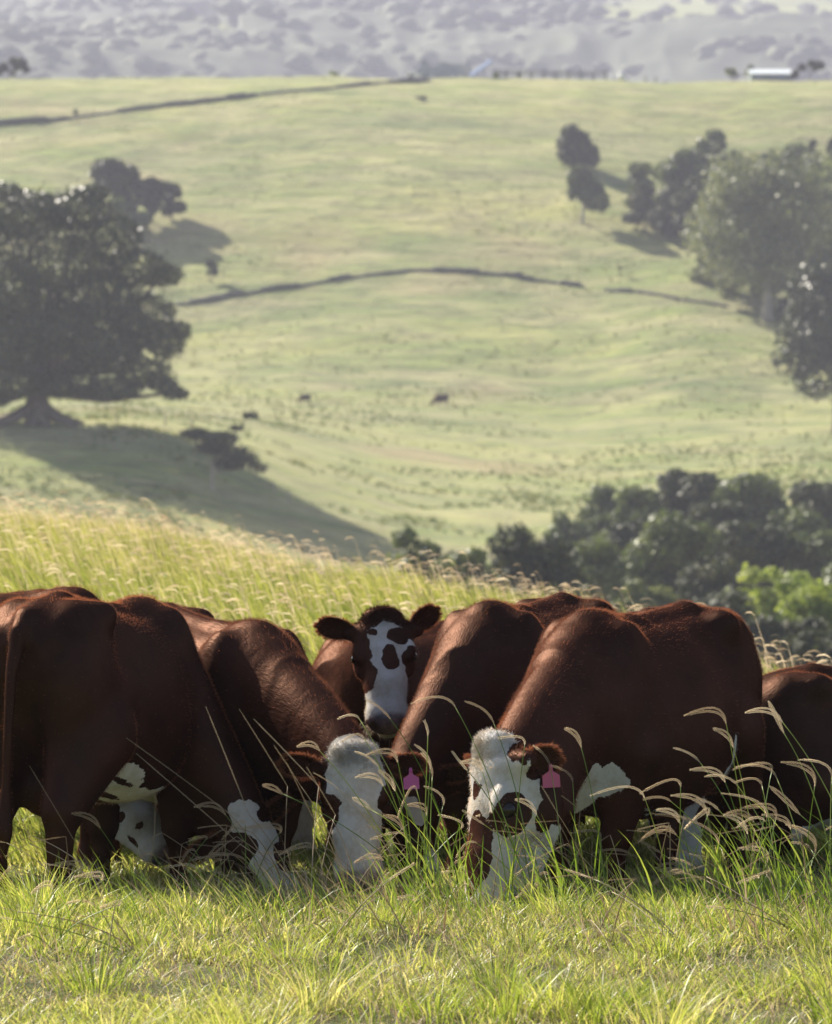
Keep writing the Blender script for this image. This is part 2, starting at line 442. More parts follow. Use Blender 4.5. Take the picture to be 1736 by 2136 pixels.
def surface_nets(v, org, h):
    s = v < 0
    nx, ny, nz = v.shape
    c = np.zeros((nx - 1, ny - 1, nz - 1), np.int8)
    offs = [(i, j, k) for i in (0, 1) for j in (0, 1) for k in (0, 1)]
    for i, j, k in offs: c += s[i:nx - 1 + i, j:ny - 1 + j, k:nz - 1 + k]
    mixed = (c > 0) & (c < 8)
    I, J, K = np.nonzero(mixed)
    idx = np.full(mixed.shape, -1, np.int32); idx[I, J, K] = np.arange(len(I))
    cv = np.stack([v[I + i, J + j, K + k] for i, j, k in offs], 1)
    co = np.array(offs, float)
    acc = np.zeros((len(I), 3)); cnt = np.zeros(len(I))
    for a in range(8):
        for b in range(a + 1, 8):
            if np.abs(co[a] - co[b]).sum() != 1: continue
            va, vb = cv[:, a], cv[:, b]
            m = (va < 0) != (vb < 0)
            t = np.where(m, va / np.where(m, va - vb, 1), 0)
            p = co[a] + t[:, None] * (co[b] - co[a])
            acc += p * m[:, None]; cnt += m
    vert = (np.stack([I, J, K], 1) + acc / cnt[:, None]) * h + org
    quads = []
    for ax in range(3):
        o1, o2 = [a for a in range(3) if a != ax]
        sh = [slice(None)] * 3; sh2 = [slice(None)] * 3
        for o in (o1, o2): sh[o] = sh2[o] = slice(1, -1)
        sh[ax] = slice(0, -1); sh2[ax] = slice(1, None)
        A, B = s[tuple(sh)], s[tuple(sh2)]
        e = np.nonzero(A != B)
        inside = A[e]
        p = [None] * 3
        p[ax] = e[ax]; p[o1] = e[o1] + 1; p[o2] = e[o2] + 1
        def cell(d1, d2):
            q = list(p); q[o1] = q[o1] + d1; q[o2] = q[o2] + d2
            return idx[q[0], q[1], q[2]]
        q = np.stack([cell(-1, -1), cell(0, -1), cell(0, 0), cell(-1, 0)], 1)
        flip = inside if ax != 1 else ~inside
        q = np.where(flip[:, None], q, q[:, ::-1])
        quads.append(q)
    return vert, np.concatenate(quads)

def smin(a, b, k):
    h = np.maximum(k - np.abs(a - b), 0) / k
    return np.minimum(a, b) - h * h * k * .25

class SDF:
    def __init__(s, lo, hi, h):
        s.h = h; s.lo = np.array(lo, float)
        s.n = np.ceil((np.array(hi) - s.lo) / h).astype(int) + 1
        s.ax = [s.lo[i] + np.arange(s.n[i]) * h for i in range(3)]
        s.D = np.full(s.n, 1.0, np.float32)
    def _sl(s, lo, hi):
        a = np.clip(np.floor((np.array(lo) - s.lo) / s.h).astype(int), 0, s.n - 1)
        b = np.clip(np.ceil((np.array(hi) - s.lo) / s.h).astype(int) + 1, 1, s.n)
        sl = tuple(slice(a[i], b[i]) for i in range(3))
        X = s.ax[0][sl[0]][:, None, None].astype(np.float32)
        Y = s.ax[1][sl[1]][None, :, None].astype(np.float32)
        Z = s.ax[2][sl[2]][None, None, :].astype(np.float32)
        return sl, X, Y, Z
    def _put(s, sl, d, k, sub):
        if s.D[sl].size == 0: return
        if sub: s.D[sl] = -smin(-s.D[sl], d, k)
        else: s.D[sl] = smin(s.D[sl], d, k)
    def cone(s, a, b, ra, rb, k=.05, sub=False):
        a, b = np.array(a, float), np.array(b, float); m = k + .04
        lo = np.minimum(a - ra, b - rb) - m; hi = np.maximum(a + ra, b + rb) + m
        sl, X, Y, Z = s._sl(lo, hi)
        ab = b - a; L = (ab ** 2).sum() + 1e-12
        t = np.clip(((X - a[0]) * ab[0] + (Y - a[1]) * ab[1] + (Z - a[2]) * ab[2]) / L, 0, 1)
        d = np.sqrt((X - a[0] - t * ab[0]) ** 2 + (Y - a[1] - t * ab[1]) ** 2 + (Z - a[2] - t * ab[2]) ** 2) - (ra + (rb - ra) * t)
        s._put(sl, d, k, sub)
    def ell(s, c, r, R=None, k=.05, sub=False):
        c = np.array(c, float); r = np.array(r, float); m = k + .03
        R = np.eye(3) if R is None else np.array(R)      # columns = axes
        ext = np.sqrt(((R * r) ** 2).sum(1))
        sl, X, Y, Z = s._sl(c - ext - m, c + ext + m)
        x, y, z = X - c[0], Y - c[1], Z - c[2]
        q = [x * R[0, i] + y * R[1, i] + z * R[2, i] for i in range(3)]
        k0 = np.sqrt(sum((q[i] / r[i]) ** 2 for i in range(3)))
        k1 = np.sqrt(sum((q[i] / r[i] ** 2) ** 2 for i in range(3))) + 1e-6
        s._put(sl, k0 * (k0 - 1) / k1, k, sub)
    def chain(s, ps, rr, k=.05):
        ps = np.array(ps, float); rr = np.array(rr, float); m = k + .04
        lo = (ps - rr[:, None]).min(0) - m; hi = (ps + rr[:, None]).max(0) + m
        sl, X, Y, Z = s._sl(lo, hi); D = None
        for i in range(len(ps) - 1):
            a, b = ps[i], ps[i + 1]; ab = b - a; L = (ab ** 2).sum() + 1e-12
            t = np.clip(((X - a[0]) * ab[0] + (Y - a[1]) * ab[1] + (Z - a[2]) * ab[2]) / L, 0, 1)
            d = np.sqrt((X - a[0] - t * ab[0]) ** 2 + (Y - a[1] - t * ab[1]) ** 2 + (Z - a[2] - t * ab[2]) ** 2) - (rr[i] + (rr[i + 1] - rr[i]) * t)
            D = d if D is None else np.minimum(D, d)
        s._put(sl, D, k, False)
    def torso(s, prof, k=.05):
        x0, x1 = prof[0][0], prof[-1][0]
        sl, X, Y, Z = s._sl((x0 - .1, -.55, .3), (x1 + .1, .55, 1.55))
        px = np.array([p[0] for p in prof]); xs = s.ax[0][sl[0]]
        def cv(i):
            g = np.interp(xs, px, [p[i] for p in prof])
            n = max(1, int(.05 / s.h)); ker = np.ones(2 * n + 1) / (2 * n + 1)
            return np.convolve(np.pad(g, n, 'edge'), ker, 'valid')[:, None, None].astype(np.float32)
        top, bot, hw = cv(1), cv(2), cv(3)
        zc, hh = (top + bot) / 2, (top - bot) / 2
        t = (Z - zc) / hh
        we = hw * (1 - .16 * np.clip(t, -1, 1) - .05)
        rr = (np.abs(Y / we) ** 2.25 + np.abs(t) ** 2.25) ** (1 / 2.25)
        d = (rr - 1) * np.minimum(we, hh) * .8
        cap = np.maximum(x0 - X, X - x1)
        d = np.maximum(d, cap * .8)
        s._put(sl, d, k, False)

def interp_curve(pts, n):
    pts = np.array(pts, float); t = np.linspace(0, len(pts) - 1, n)
    return np.stack([np.interp(t, np.arange(len(pts)), pts[:, i]) for i in range(pts.shape[1])], 1)

def bez(a, b, c, n):
    t = np.linspace(0, 1, n)[:, None]
    return (1 - t) ** 2 * np.array(a) + 2 * t * (1 - t) * np.array(b) + t * t * np.array(c)

def hairs(name, V, N, flow, length, width, wts, count, extra, mat, parent, spread=.3, lift=.55, rs=None):
    """single-triangle hairs rooted on vertices V with normals N"""
    rs = rs or rng
    p = np.clip(wts, 0, None); p = p / p.sum()
    ids = rs.choice(len(V), count, p=p)
    base = V[ids] + rs.normal(0, .004, (count, 3))
    n = N[ids]
    fl = flow[ids] if flow.ndim == 2 else np.tile(flow, (count, 1))
    fl = fl - (fl * n).sum(1)[:, None] * n
    d = n * lift + fl + rs.normal(0, spread, (count, 3))
    d /= np.linalg.norm(d, axis=1)[:, None] + 1e-9
    L = (length[ids] if hasattr(length, '__len__') else length) * rs.uniform(.6, 1.25, count)
    side = np.cross(d, rs.normal(0, 1, (count, 3))); side /= np.linalg.norm(side, axis=1)[:, None] + 1e-9
    W = width * rs.uniform(.7, 1.3, count)
    v = np.empty((count, 3, 3))
    v[:, 0] = base - side * W[:, None] / 2 - n * .002
    v[:, 1] = base + side * W[:, None] / 2 - n * .002
    v[:, 2] = base + d * L[:, None]
    at = {k: np.repeat(a[ids], 3) for k, a in extra.items()}
    o = fast_mesh(name, v.reshape(-1, 3), np.arange(count * 3), np.full(count, 3), mat=mat, parent=parent, attrs=at)
    o['kind'] = 'stuff'
    return o

TORSO = [(-.80, 1.17, 1.00, .08), (-.755, 1.27, .86, .18), (-.66, 1.325, .72, .25), (-.5, 1.355, .59, .30), (-.3, 1.345, .50, .35),
         (-.08, 1.325, .455, .385), (.12, 1.32, .45, .375), (.3, 1.35, .48, .33), (.45, 1.355, .52, .29), (.58, 1.30, .58, .23), (.69, 1.18, .70, .13)]

def vertex_normals(V, Q):
    a, b, c, d = (V[Q[:, i]] for i in range(4))
    fn = np.cross(c - a, d - b)
    N = np.zeros_like(V)
    for i in range(4): np.add.at(N, Q[:, i], fn)
    return N / (np.linalg.norm(N, axis=1)[:, None] + 1e-12)

def blobs(V, lst, soft=.04, warp=0):
    """signed blobs: (sign, centre, radii) painted in order -> 0..1 field, .5 at the border"""
    w = np.zeros(len(V))
    if warp: V = V + warp * np.stack([vnoise(V[:, 0] * 6 + o, V[:, 1] * 6 + o, V[:, 2] * 6) for o in (3, 34, 79)], 1)
    V = V + .011 * np.stack([vnoise(V[:, 0] * 17 + o, V[:, 1] * 17 + o, V[:, 2] * 17) for o in (0, 31, 77)], 1) + .006 * np.stack([vnoise(V[:, 0] * 48 + o, V[:, 1] * 48, V[:, 2] * 48) for o in (5, 41, 97)], 1)
    for b in lst:
        sgn, c, r = b[:3]
        q = (V - np.array(c)) / np.array(r)
        k = np.linalg.norm(q, axis=1)
        sd = (k - 1) * min(r)
        f = np.clip(.5 - sd / soft, 0, 1)
        w = np.maximum(w, f) if sgn > 0 else np.minimum(w, 1 - f)
    return w

def make_ear(root, mat, base, out, fwd, L, W, white, name='ear', cup=.35):
    """a cupped leaf-shaped ear with thickness. out = direction of its length, fwd = direction the hollow faces"""
    out = Vector(out).normalized(); fwd = Vector(fwd); fwd = (fwd - fwd.dot(out) * out).normalized(); side = out.cross(fwd)
    ns, ntt = 15, 9
    vs = []; 
    for lay in (0, 1):
        for i in range(ns):
            s = i / (ns - 1)
            prof = (.42 + .58 * math.sin(math.pi * min(1, s / .5) / 2)) if s < .5 else math.sqrt(max(.02, 1 - ((s - .5) / .5) ** 2.6))
            wd = W * .5 * prof
            for j in range(ntt):
                t = j / (ntt - 1) * 2 - 1
                ang = t * (1.25 - .55 * s)
                y = math.sin(ang) / math.sin(1.25 - .55 * s) * wd
                dep = -(math.cos(ang)) * wd * (cup * 2.2) * (1 - .5 * s)
                p = Vector(base) + out * (L * s) + side * y + fwd * (dep + .02 * math.sin(s * 3) - (.009 * (1 - t * t) + .002 if lay else 0))
                vs.append(p)
    fs = []
    A = ns * ntt
    for i in range(ns - 1):
        for j in range(ntt - 1):
            a = i * ntt + j
            fs.append((a, a + 1, a + ntt + 1, a + ntt)); fs.append((A + a, A + a + ntt, A + a + ntt + 1, A + a + 1))
    for i in range(ns - 1):
        for j, fl in ((0, 0), (ntt - 1, 1)):
            a = i * ntt + j
            q = (a, a + ntt, A + a + ntt, A + a); fs.append(q if not fl else q[::-1])
    for j in range(ntt - 1):
        a = (ns - 1) * ntt + j; fs.append((a, a + 1, A + a + 1, A + a))
    V = np.array([tuple(v) for v in vs]); Q = np.array(fs)
    wa = white(V) if callable(white) else np.full(len(V), white)
    z = np.zeros(len(V))
    o = mesh_q(name, V, Q, mat=mat, parent=root, attrs={'white': wa, 'skin': z, 'dark': z}, smooth=True)
    N = vertex_normals(V, Q)
    # fringe: hairs mostly at the rim
    rel = np.tile(np.concatenate([np.abs(np.linspace(-1, 1, ntt))] * ns), 2)
    sv = np.repeat(np.tile(np.arange(ns) / (ns - 1), 2), ntt) if False else np.tile(np.repeat(np.arange(ns) / (ns - 1), ntt), 2)
    wt = .15 + (rel > .9) * 1.6 + (sv > .85) * 1.2 + (sv < .4) * .4
    cen = V.mean(0)
    fl = (V - cen); fl /= np.linalg.norm(fl, axis=1)[:, None] + 1e-9
    hairs('ear_hair', V, N, fl * 1.0 + np.array(out) * .5, .022, .0022, wt, 2200, {'white': wa, 'skin': z, 'dark': z}, HAIRM, o, spread=.35, lift=.3)
    return o

EYE = simple_mat('eye_black', (.012, .008, .007), rough=.08, var=.1)
HOOF = simple_mat('hoof_horn', (.05, .04, .035), rough=.5)
LASH = simple_mat('lash_pale', (.25, .19, .15), rough=.6)
TAGM = simple_mat('tag_pink', (.52, .11, .23), rough=.45, var=.06)
TAGP = simple_mat('tag_magenta', (.48, .10, .34), rough=.45, var=.06)

def make_cow(label, pos, heading, scale=1.0, tilt=0.0, head=None, vox=.016, white_body=(), white_head=None,
             mat=None, nhair=14000, tail=True, legs=(0, 0, 0, 0), ears=None, tagged=None, group='red cattle of the herd grazing close together',
             name='cow', full_head=True, fat=1.0, udder=False, wh_ear=(0, 0), hair_len=.013, poll_hair=0, mouth_open=False, neck_w=1.0, short_legs=0.0,
             roll=0.0, seed=1, belly=0.0):
    """pos=(x,y,z) ground under the barrel; heading = radians from +X; head = (poll world, forward vec, dorsal vec)"""
    rs = np.random.default_rng(seed)
    if head is not None or pos[1] < 60: pos = (pos[0], pos[1], pos[2] - .09); scale = scale * 1.055
    M = Matrix.Translation(Vector(pos)) @ Matrix.Rotation(heading, 4, 'Z') @ Matrix.Rotation(tilt, 4, 'Y') @ Matrix.Rotation(roll, 4, 'X') @ Matrix.Diagonal((scale, scale, scale, 1))
    Mi = M.inverted(); R3 = Mi.to_3x3()
    if head:
        pl = np.array(Mi @ Vector(head[0])); f = (R3 @ Vector(head[1])).normalized(); u = (R3 @ Vector(head[2]))
        u = (u - u.dot(f) * f).normalized()
    else:
        pl = np.array((1.15, .0, .55)); f = Vector((.28, 0, -.96)).normalized(); u = Vector((.96, 0, .28)).normalized()
    l = u.cross(f)                                     # lateral (cow's left)
    HR = np.array([[f.x, l.x, u.x], [f.y, l.y, u.y], [f.z, l.z, u.z]])
    hs = head[3] if head and len(head) > 3 else 1.0
    WS, NS = 1.24, 1.12
    def H(a, wv, nn): return pl + HR @ (np.array((a, wv * WS, nn * NS)) * hs)
    lo = np.array((-1.0, -.5, -.06)); hi = np.array((.85, .5, 1.5))
    for q in (H(-.1, 0, .1), H(.65, .2, -.2), H(.65, -.2, 0), H(0, .2, -.3), H(0, -.2, -.3)):
        lo = np.minimum(lo, q - .1); hi = np.maximum(hi, q + .1)
    lo[2] = max(lo[2], -.1)
    S = SDF(lo, hi, vox)
    T = [(a, b, c + belly, d * fat) for a, b, c, d in TORSO]
    S.torso(T)
    for y in (1, -1):
        # hooks, pins, shoulder blade, ribs
        S.cone((-.46, .20 * y, 1.285), (-.56, .14 * y, 1.28), .065, .06, .09)
        S.cone((-.72, .10 * y, 1.19), (-.62, .12 * y, 1.22), .075, .09, .08)
        S.ell((.36, .165 * y * fat, 1.10), (.12, .085, .24), k=.07)
        S.ell((.47, .175 * y * fat, .90), (.15, .10, .18), k=.07)
        S.ell((.30, .195 * y * fat, .93), (.13, .075, .17), k=.06)
        # thigh
        S.ell((-.56, .165 * y, 1.00), (.205, .125, .27), k=.07)
        S.ell((-.42, .215 * y, .86), (.12, .085, .18), k=.06)
        S.cone((-.685, .13 * y, 1.05), (-.66, .15 * y, .70), .105, .07, .06)
        # loin hollow
        S.ell((-.30, .35 * y * fat, 1.20), (.15, .05, .10), k=.11, sub=True)
    S.cone((-.75, 0, 1.27), (-.45, 0, 1.325), .045, .05, .06)
    S.cone((-.45, 0, 1.325), (.05, 0, 1.295), .05, .045, .05)
    S.cone((.05, 0, 1.295), (.42, 0, 1.325), .045, .05, .06)
    dx = list(legs)
    for i, y in enumerate((1, -1)):
        q = dx[i]
        S.cone((-.50, .20 * y, .80), (-.66 + q * .6, .17 * y, .52), .165, .085, .06); S.cone((-.60, .18 * y, .75), (-.69 + q * .6, .168 * y, .52), .12, .068, .06)
        S.cone((-.64, .15 * y, .72), (-.72 + q * .6, .165 * y, .50), .06, .045, .05)
        S.cone((-.70 + q * .6, .165 * y, .49), (-.665 + q, .165 * y, .15), .064, .044, .04)
        S.ell((-.665 + q, .165 * y, .13), (.048, .045, .05), k=.03)
        S.cone((-.66 + q, .165 * y, .12), (-.625 + q, .165 * y, .045), .04, .055, .03)
    for i, y in enumerate((1, -1)):
        q = dx[2 + i]
        S.cone((.38, .20 * y, .76), (.41 + q * .5, .165 * y, .43), .14, .07, .05)
        S.ell((.415 + q * .5, .165 * y, .41), (.058, .055, .065), k=.03)
        S.cone((.41 + q * .5, .165 * y, .40), (.40 + q, .165 * y, .14), .045, .036, .04)
        S.ell((.40 + q, .165 * y, .13), (.047, .045, .045), k=.03)
        S.cone((.405 + q, .165 * y, .12), (.43 + q, .165 * y, .045), .04, .055, .03)
    # brisket, neck
    S.ell((.60, 0, .70), (.15, .15, .19), k=.08)
    nb = [((.36, 0, 1.23), .125, (.02, 0, -.075), .095), ((.46, 0, 1.04), .20, (.06, 0, -.13), .115), ((.56, 0, .84), .17, (.12, 0, -.20), .09)]
    for (b0, r0, e, r1) in nb:
        e = H(*e); b0 = np.array(b0)
        mid = (b0 + e) / 2 + np.array((.05, 0, .05)) * (1 if e[2] < .9 else 0)
        ps = bez(b0, mid, e, 7); rr = np.interp(np.arange(7), [0, 3, 6], [r0 * neck_w, (r0 * .5 + r1 * .54) * neck_w, r1])
        S.chain(ps, rr, .09)
    # dewlap
    e = H(.12, 0, -.25); ps = bez((.66, 0, .66), ((.66 + e[0]) / 2 + .02, (e[1]) / 2, (.60 + e[2]) / 2), e, 6)
    S.chain(ps, [.05 - j * .005 for j in range(6)], .07)
    # ---- head
    def he(a, w_, n_, ra, rw, rn, k=.03, sub=False): S.ell(H(a, w_, n_), np.array((ra, rw * WS, rn * NS)) * hs, HR, k, sub)
    def hc(p, q, ra, rb, k=.03, sub=False): S.cone(H(*p), H(*q), ra * hs * 1.1, rb * hs * 1.1, k, sub)
    he(.06, 0, -.075, .105, .108, .085)
    he(-.015, 0, -.03, .05, .07, .045)
    hc((.15, 0, -.085), (.30, 0, -.085), .085, .07)
    hc((.15, .03, -.09), (.30, .018, -.09), .078, .06); hc((.15, -.03, -.09), (.30, -.018, -.09), .078, .06)
    hc((.30, .012, -.085), (.42, .02, -.09), .070, .058); hc((.30, -.012, -.085), (.42, -.02, -.09), .070, .058)
    he(.45, 0, -.092, .075, .08, .062)
    he(.50, 0, -.082, .032, .062, .045, .02)
    for y in (1, -1):
        he(.150, .090 * y, -.044, .052, .026, .024, .03)
        he(.195, .088 * y, -.090, .06, .022, .03, .02)
        he(.13, .072 * y, -.135, .10, .04, .08, .04)
        hc((.17, .055 * y, -.185), (.42, .020 * y, -.150), .042, .032, .03)
        hc((.03, .095 * y, -.075), (.03, .125 * y, -.085), .035, .028, .03)
        he(.475, .052 * y, -.075, .028, .022, .026, .015)
        he(.507, .050 * y, -.070, .020, .012, .013, .010, sub=True)
    dj = .035 if mouth_open else 0
    he(.45, 0, -.160 - dj, .050, .046, .028, .02)
    if mouth_open:
        he(.50, 0, -.150, .05, .045, .012, .01, sub=True)
    else:
        he(.49, 0, -.135, .05, .06, .006, .008, sub=True)
    if udder: S.ell((-.42, 0, .58), (.19, .15, .12), k=.06)
    if tail:
        tp = [(-.76, 0, 1.275), (-.83, 0.0, 1.22), (-.865, .01, 1.05), (-.87, .015, .80), (-.86, .02, .60), (-.86, .02, .42), (-.86, .02, .30)]
        tr = [.042, .036, .027, .022, .022, .036, .010]
        S.chain(tp, tr, .03)
    V, Q = surface_nets(S.D, S.lo, vox)
    # light relax
    Vn = V.copy()
    for _ in range(2):
        acc = np.zeros_like(V); cnt = np.zeros(len(V))
        for a in range(4):
            b = (a + 1) % 4
            np.add.at(acc, Q[:, a], Vn[Q[:, b]]); np.add.at(cnt, Q[:, a], 1)
        Vn = Vn * .5 + .5 * acc / np.maximum(cnt, 1)[:, None]
    V = Vn
    N = vertex_normals(V, Q)
    hv = (V - pl) @ HR / hs / np.array((1, WS, NS))                            # head-frame coordinates
    wb = blobs(V, white_body, warp=.03) if white_body else np.zeros(len(V))
    inhead = (hv[:, 0] > -.14) & (hv[:, 0] < .62) & (np.abs(hv[:, 1]) < .2) & (hv[:, 2] > -.27) & (hv[:, 2] < .12)
    if white_head: wb = np.where(inhead, np.maximum(wb * 0, blobs(hv, white_head, .02)), wb)
    skin = np.where(inhead, np.clip((hv[:, 0] - .452) / .02, 0, 1) * np.clip((.075 - np.abs(hv[:, 1])) / .01, 0, 1) * (hv[:, 2] > -.135), 0)
    dark = np.zeros(len(V))
    for y in (1, -1):
        q = np.linalg.norm((hv - np.array((.172, .113 * y, -.062))) / np.array((.034, .035, .022)), axis=1)
        dark = np.maximum(dark, np.clip((1.15 - q) * 4, 0, 1) * .9)
        q = np.linalg.norm((hv - np.array((.507, .050 * y, -.070))) / np.array((.024, .017, .017)), axis=1)
        dark = np.maximum(dark, np.clip((1.2 - q) * 4, 0, 1))
    q = (np.abs(hv[:, 2] + .137 + dj * .4) < .006 + dj * .3) & (hv[:, 0] > .40) & inhead
    dark = np.where(q, 1, dark)
    dark = np.where(V[:, 2] < .05, .8, dark)
    root = empty(name); root.matrix_world = M
    tag(root, label, 'cow', group)
    body = mesh_q('body', V, Q, mat=mat, parent=root, attrs={'white': wb, 'skin': skin, 'dark': dark}, smooth=True)
    # eyes
    if full_head:
        for y in (1, -1):
            m = MB(); m.ball(H(.172, .1015 * y, -.064), .0235 * hs, 14, 10); m.build('eye', EYE, root)
            m = MB()
            for j in range(5):
                aa = .165 + (j / 4 - .5) * .04
                b0 = H(aa, .118 * y, -.040 - abs(j / 4 - .5) * .012); b1 = H(aa + .003, (.128) * y, -.038 - .004 * rs.random())
                m.tube([b0, b1], [.0009, .0004], 3)
            m.build('eyelash', LASH, root)
    # ears
    ears = ears or {}
    R3w = M.to_3x3()
    for sgn, key in ((1, 'L'), (-1, 'R')):
        if not full_head and key not in ears: continue
        base = H(.03, .105 * sgn, -.08)
        e = ears.get(key, {})
        if 'out' in e:
            out = R3 @ Vector(e['out'])
        else:
            out = Vector(HR @ np.array((.02, sgn * 1.0, -.35)))
        if 'fwd' in e: fw = R3 @ Vector(e['fwd'])
        else: fw = Vector(HR @ np.array((.6, 0, .35)))
        eo = make_ear(root, mat, base, out, fw, .180 * e.get('len', 1), .125 * e.get('wid', 1), wh_ear[0 if sgn > 0 else 1], cup=e.get('cup', .35))
        if tagged and key in tagged:
            o_ = out.normalized(); c = Vector(base) + o_ * (.205 * .55)
            tm = tagged[key]
            m = MB(); dn = (R3 @ Vector((0.05, 0, -1))).normalized()
            cmw = (R3 @ Vector((0, -1, 0))).normalized(); sd_ = dn.cross(cmw)
            prof = [(-.006, 0), (.006, 0), (.009, .030), (.036, .048), (.036, .098), (-.036, .098), (-.036, .048), (-.009, .030)]
            c = c + cmw * .03 + dn * .01
            vs = [c + sd_ * a + dn * b for a, b in prof] + [c + sd_ * a + dn * b + cmw * .003 for a, b in prof]
            k = len(prof)
            m.add(vs, [tuple(range(k)), tuple(range(2 * k - 1, k - 1, -1))] + [(j, j + k, (j + 1) % k + k, (j + 1) % k) for j in range(k)])
            m.ball(c + dn * .012 + cmw * .004, .009, 8, 6)
            m.build('ear_tag', tm, root, smooth=False)
    # hair coat, packed along the outline seen by the camera to paint a light rim
    if nhair:
        camL = np.array(Mi @ Vector((0, 0, CAMH)))
        vd = camL - V; vd /= np.linalg.norm(vd, axis=1)[:, None]
        fac = (vd * N).sum(1)
        wt = np.where(fac > -.3, 1.0, 0.0) * (.02 + 1.8 * np.exp(-(fac / .17) ** 2) * (.25 + .75 * (N[:, 2] > .1))) + .05 * (N[:, 2] > .6) + (wb > .5) * .5 * (fac > 0)
        wt = wt * (V[:, 2] > .12) * (1 - skin) * (1 - dark)
        flow = np.tile(np.array((-.75, 0, -.5)), (len(V), 1))
        ff = np.array(f); flow[inhead] = ff * .8
        ln = np.where(inhead, .010, hair_len)
        ln = ln + .009 * ((np.abs(V[:, 1]) < .05) & (N[:, 2] > .5) & (V[:, 0] > .1))
        hairs('coat_hair', V, N, flow, ln, .0014, wt, int(nhair * 1.3), {'white': wb, 'skin': skin * 0, 'dark': dark * 0}, HAIRM, body, rs=rs, lift=.42)
        if poll_hair:
            wt = np.exp(-(((hv[:, 0] - .0) / .045) ** 2 + (hv[:, 1] / .075) ** 2)) * (hv[:, 2] > -.08) * inhead
            hairs('poll_tuft', V, N, np.tile(np.array(HR[:, 0]) * .3, (len(V), 1)), poll_hair, .0022, wt, 3500, {'white': wb, 'skin': skin * 0, 'dark': dark * 0}, mat, body, spread=.5, lift=.8, rs=rs)
    return root, H, M
# ------------------------------------------------------------------ the herd
RED = coat_mat('red_coat')
DARKRED = coat_mat('dark_red_coat', (.013, .0044, .0032), (.028, .0092, .0062))
TAN = coat_mat('tan_coat', (.027, .0080, .0048), (.052, .0170, .0098))
D2 = math.radians

def W3(x, y, z): return Vector((x, y, z))

# left cow seen from behind, head lowered past its shoulder
cowA, HA, MA = make_cow('dark cow seen from behind at the left, tail hanging, white spotted belly',
    (-1.50, 19.75, -.04), D2(70), 1.06, tilt=.08, fat=.93, vox=.0155, mat=DARKRED,
    head=(P(508, 1700, 20.05), (.50, -.22, -.74), (.30, -.85, .45), .80), seed=11,
    white_body=[(1, (-.30, -.10, .60), (.20, .30, .13)), (1, (-.05, -.10, .53), (.30, .26, .085)), (-1, (-.44, -.2, .76), (.07, .10, .07)),
                (-1, (-.2, -.20, .63), (.6, .020, .020)), (-1, (-.2, -.10, .57), (.6, .028, .018)), (-1, (-.2, -.29, .62), (.6, .035, .025)), (-1, (0, -.02, .53), (.6, .03, .02)),
                (1, (.5, 0, .62), (.2, .2, .16))],
    white_head=[(1, (.25, 0, 0), (.40, .10, .10)), (1, (.45, 0, -.1), (.12, .12, .12)), (-1, (.14, -.07, -.03), (.09, .06, .07)), (-1, (.30, .06, -.04), (.09, .06, .07)), (-1, (.05, .06, -.02), (.06, .05, .06))], udder=True, belly=.07, legs=(.05, -.06, .02, .10), wh_ear=(0, 0), nhair=26000)
# cow behind A at the left edge, face under A's belly
cowI, HI, MI = make_cow('tan backed cow cropped by the left edge, spotted white face under the front cow',
    (-2.12, 21.25, -.02), D2(-14), 1.02, vox=.022, mat=TAN, head=(P(225, 1590, 20.75), (.58, -.25, -.70), (.45, -.75, .45)), seed=12,
    white_head=[(1, (.2, 0, 0), (.45, .2, .22)), (-1, (.12, -.10, -.06), (.06, .05, .05)), (-1, (.24, -.07, -.05), (.025, .03, .03)), (-1, (.33, -.04, -.03), (.015, .02, .02)), (-1, (.36, -.09, -.09), (.04, .03, .02))],
    white_body=[(1, (.6, 0, .7), (.2, .2, .2))], nhair=8000)
# cow behind A and B
cowC, HC, MC = make_cow('mostly hidden cow whose furry spine shows just above the front left cow',
    (-1.72, 22.75, -.10), D2(-24), .98, tilt=.10, vox=.024, mat=RED, seed=13,
    white_head=[(1, (.2, 0, 0), (.5, .2, .3))], nhair=7000)
# B : head down, white face
cowB, HB, MB_ = make_cow('red cow with plain white curly face lowered into the grass, magenta ear tag',
    (-1.04, 21.05, -.06), D2(-56), .97, tilt=.06, fat=1.1, vox=.0122, mat=RED, seed=14,
    head=(P(738, 1574, 19.72), (.05, -.32, -.94), (.03, -.94, .32), 1.14),
    white_head=[(1, (.20, .005, .02), (.30, .105, .20)), (1, (-.02, 0, -.02), (.09, .085, .09)), (1, (.45, .0, -.08), (.14, .14, .14)), (1, (.38, -.03, -.1), (.12, .14, .12)),
                (-1, (.225, -.092, -.05), (.080, .050, .08)), (-1, (.20, .108, -.06), (.09, .042, .08)), (-1, (.32, .135, -.10), (.10, .05, .07))],
    ears={'R': {'out': (-.95, -.05, .12), 'fwd': (0, -.8, -.45), 'len': 1.05}, 'L': {'out': (.95, -.15, .05), 'fwd': (0, -.8, -.5), 'len': 1.0}},
    tagged={'L': TAGP}, nhair=38000, poll_hair=.030, neck_w=1.05)
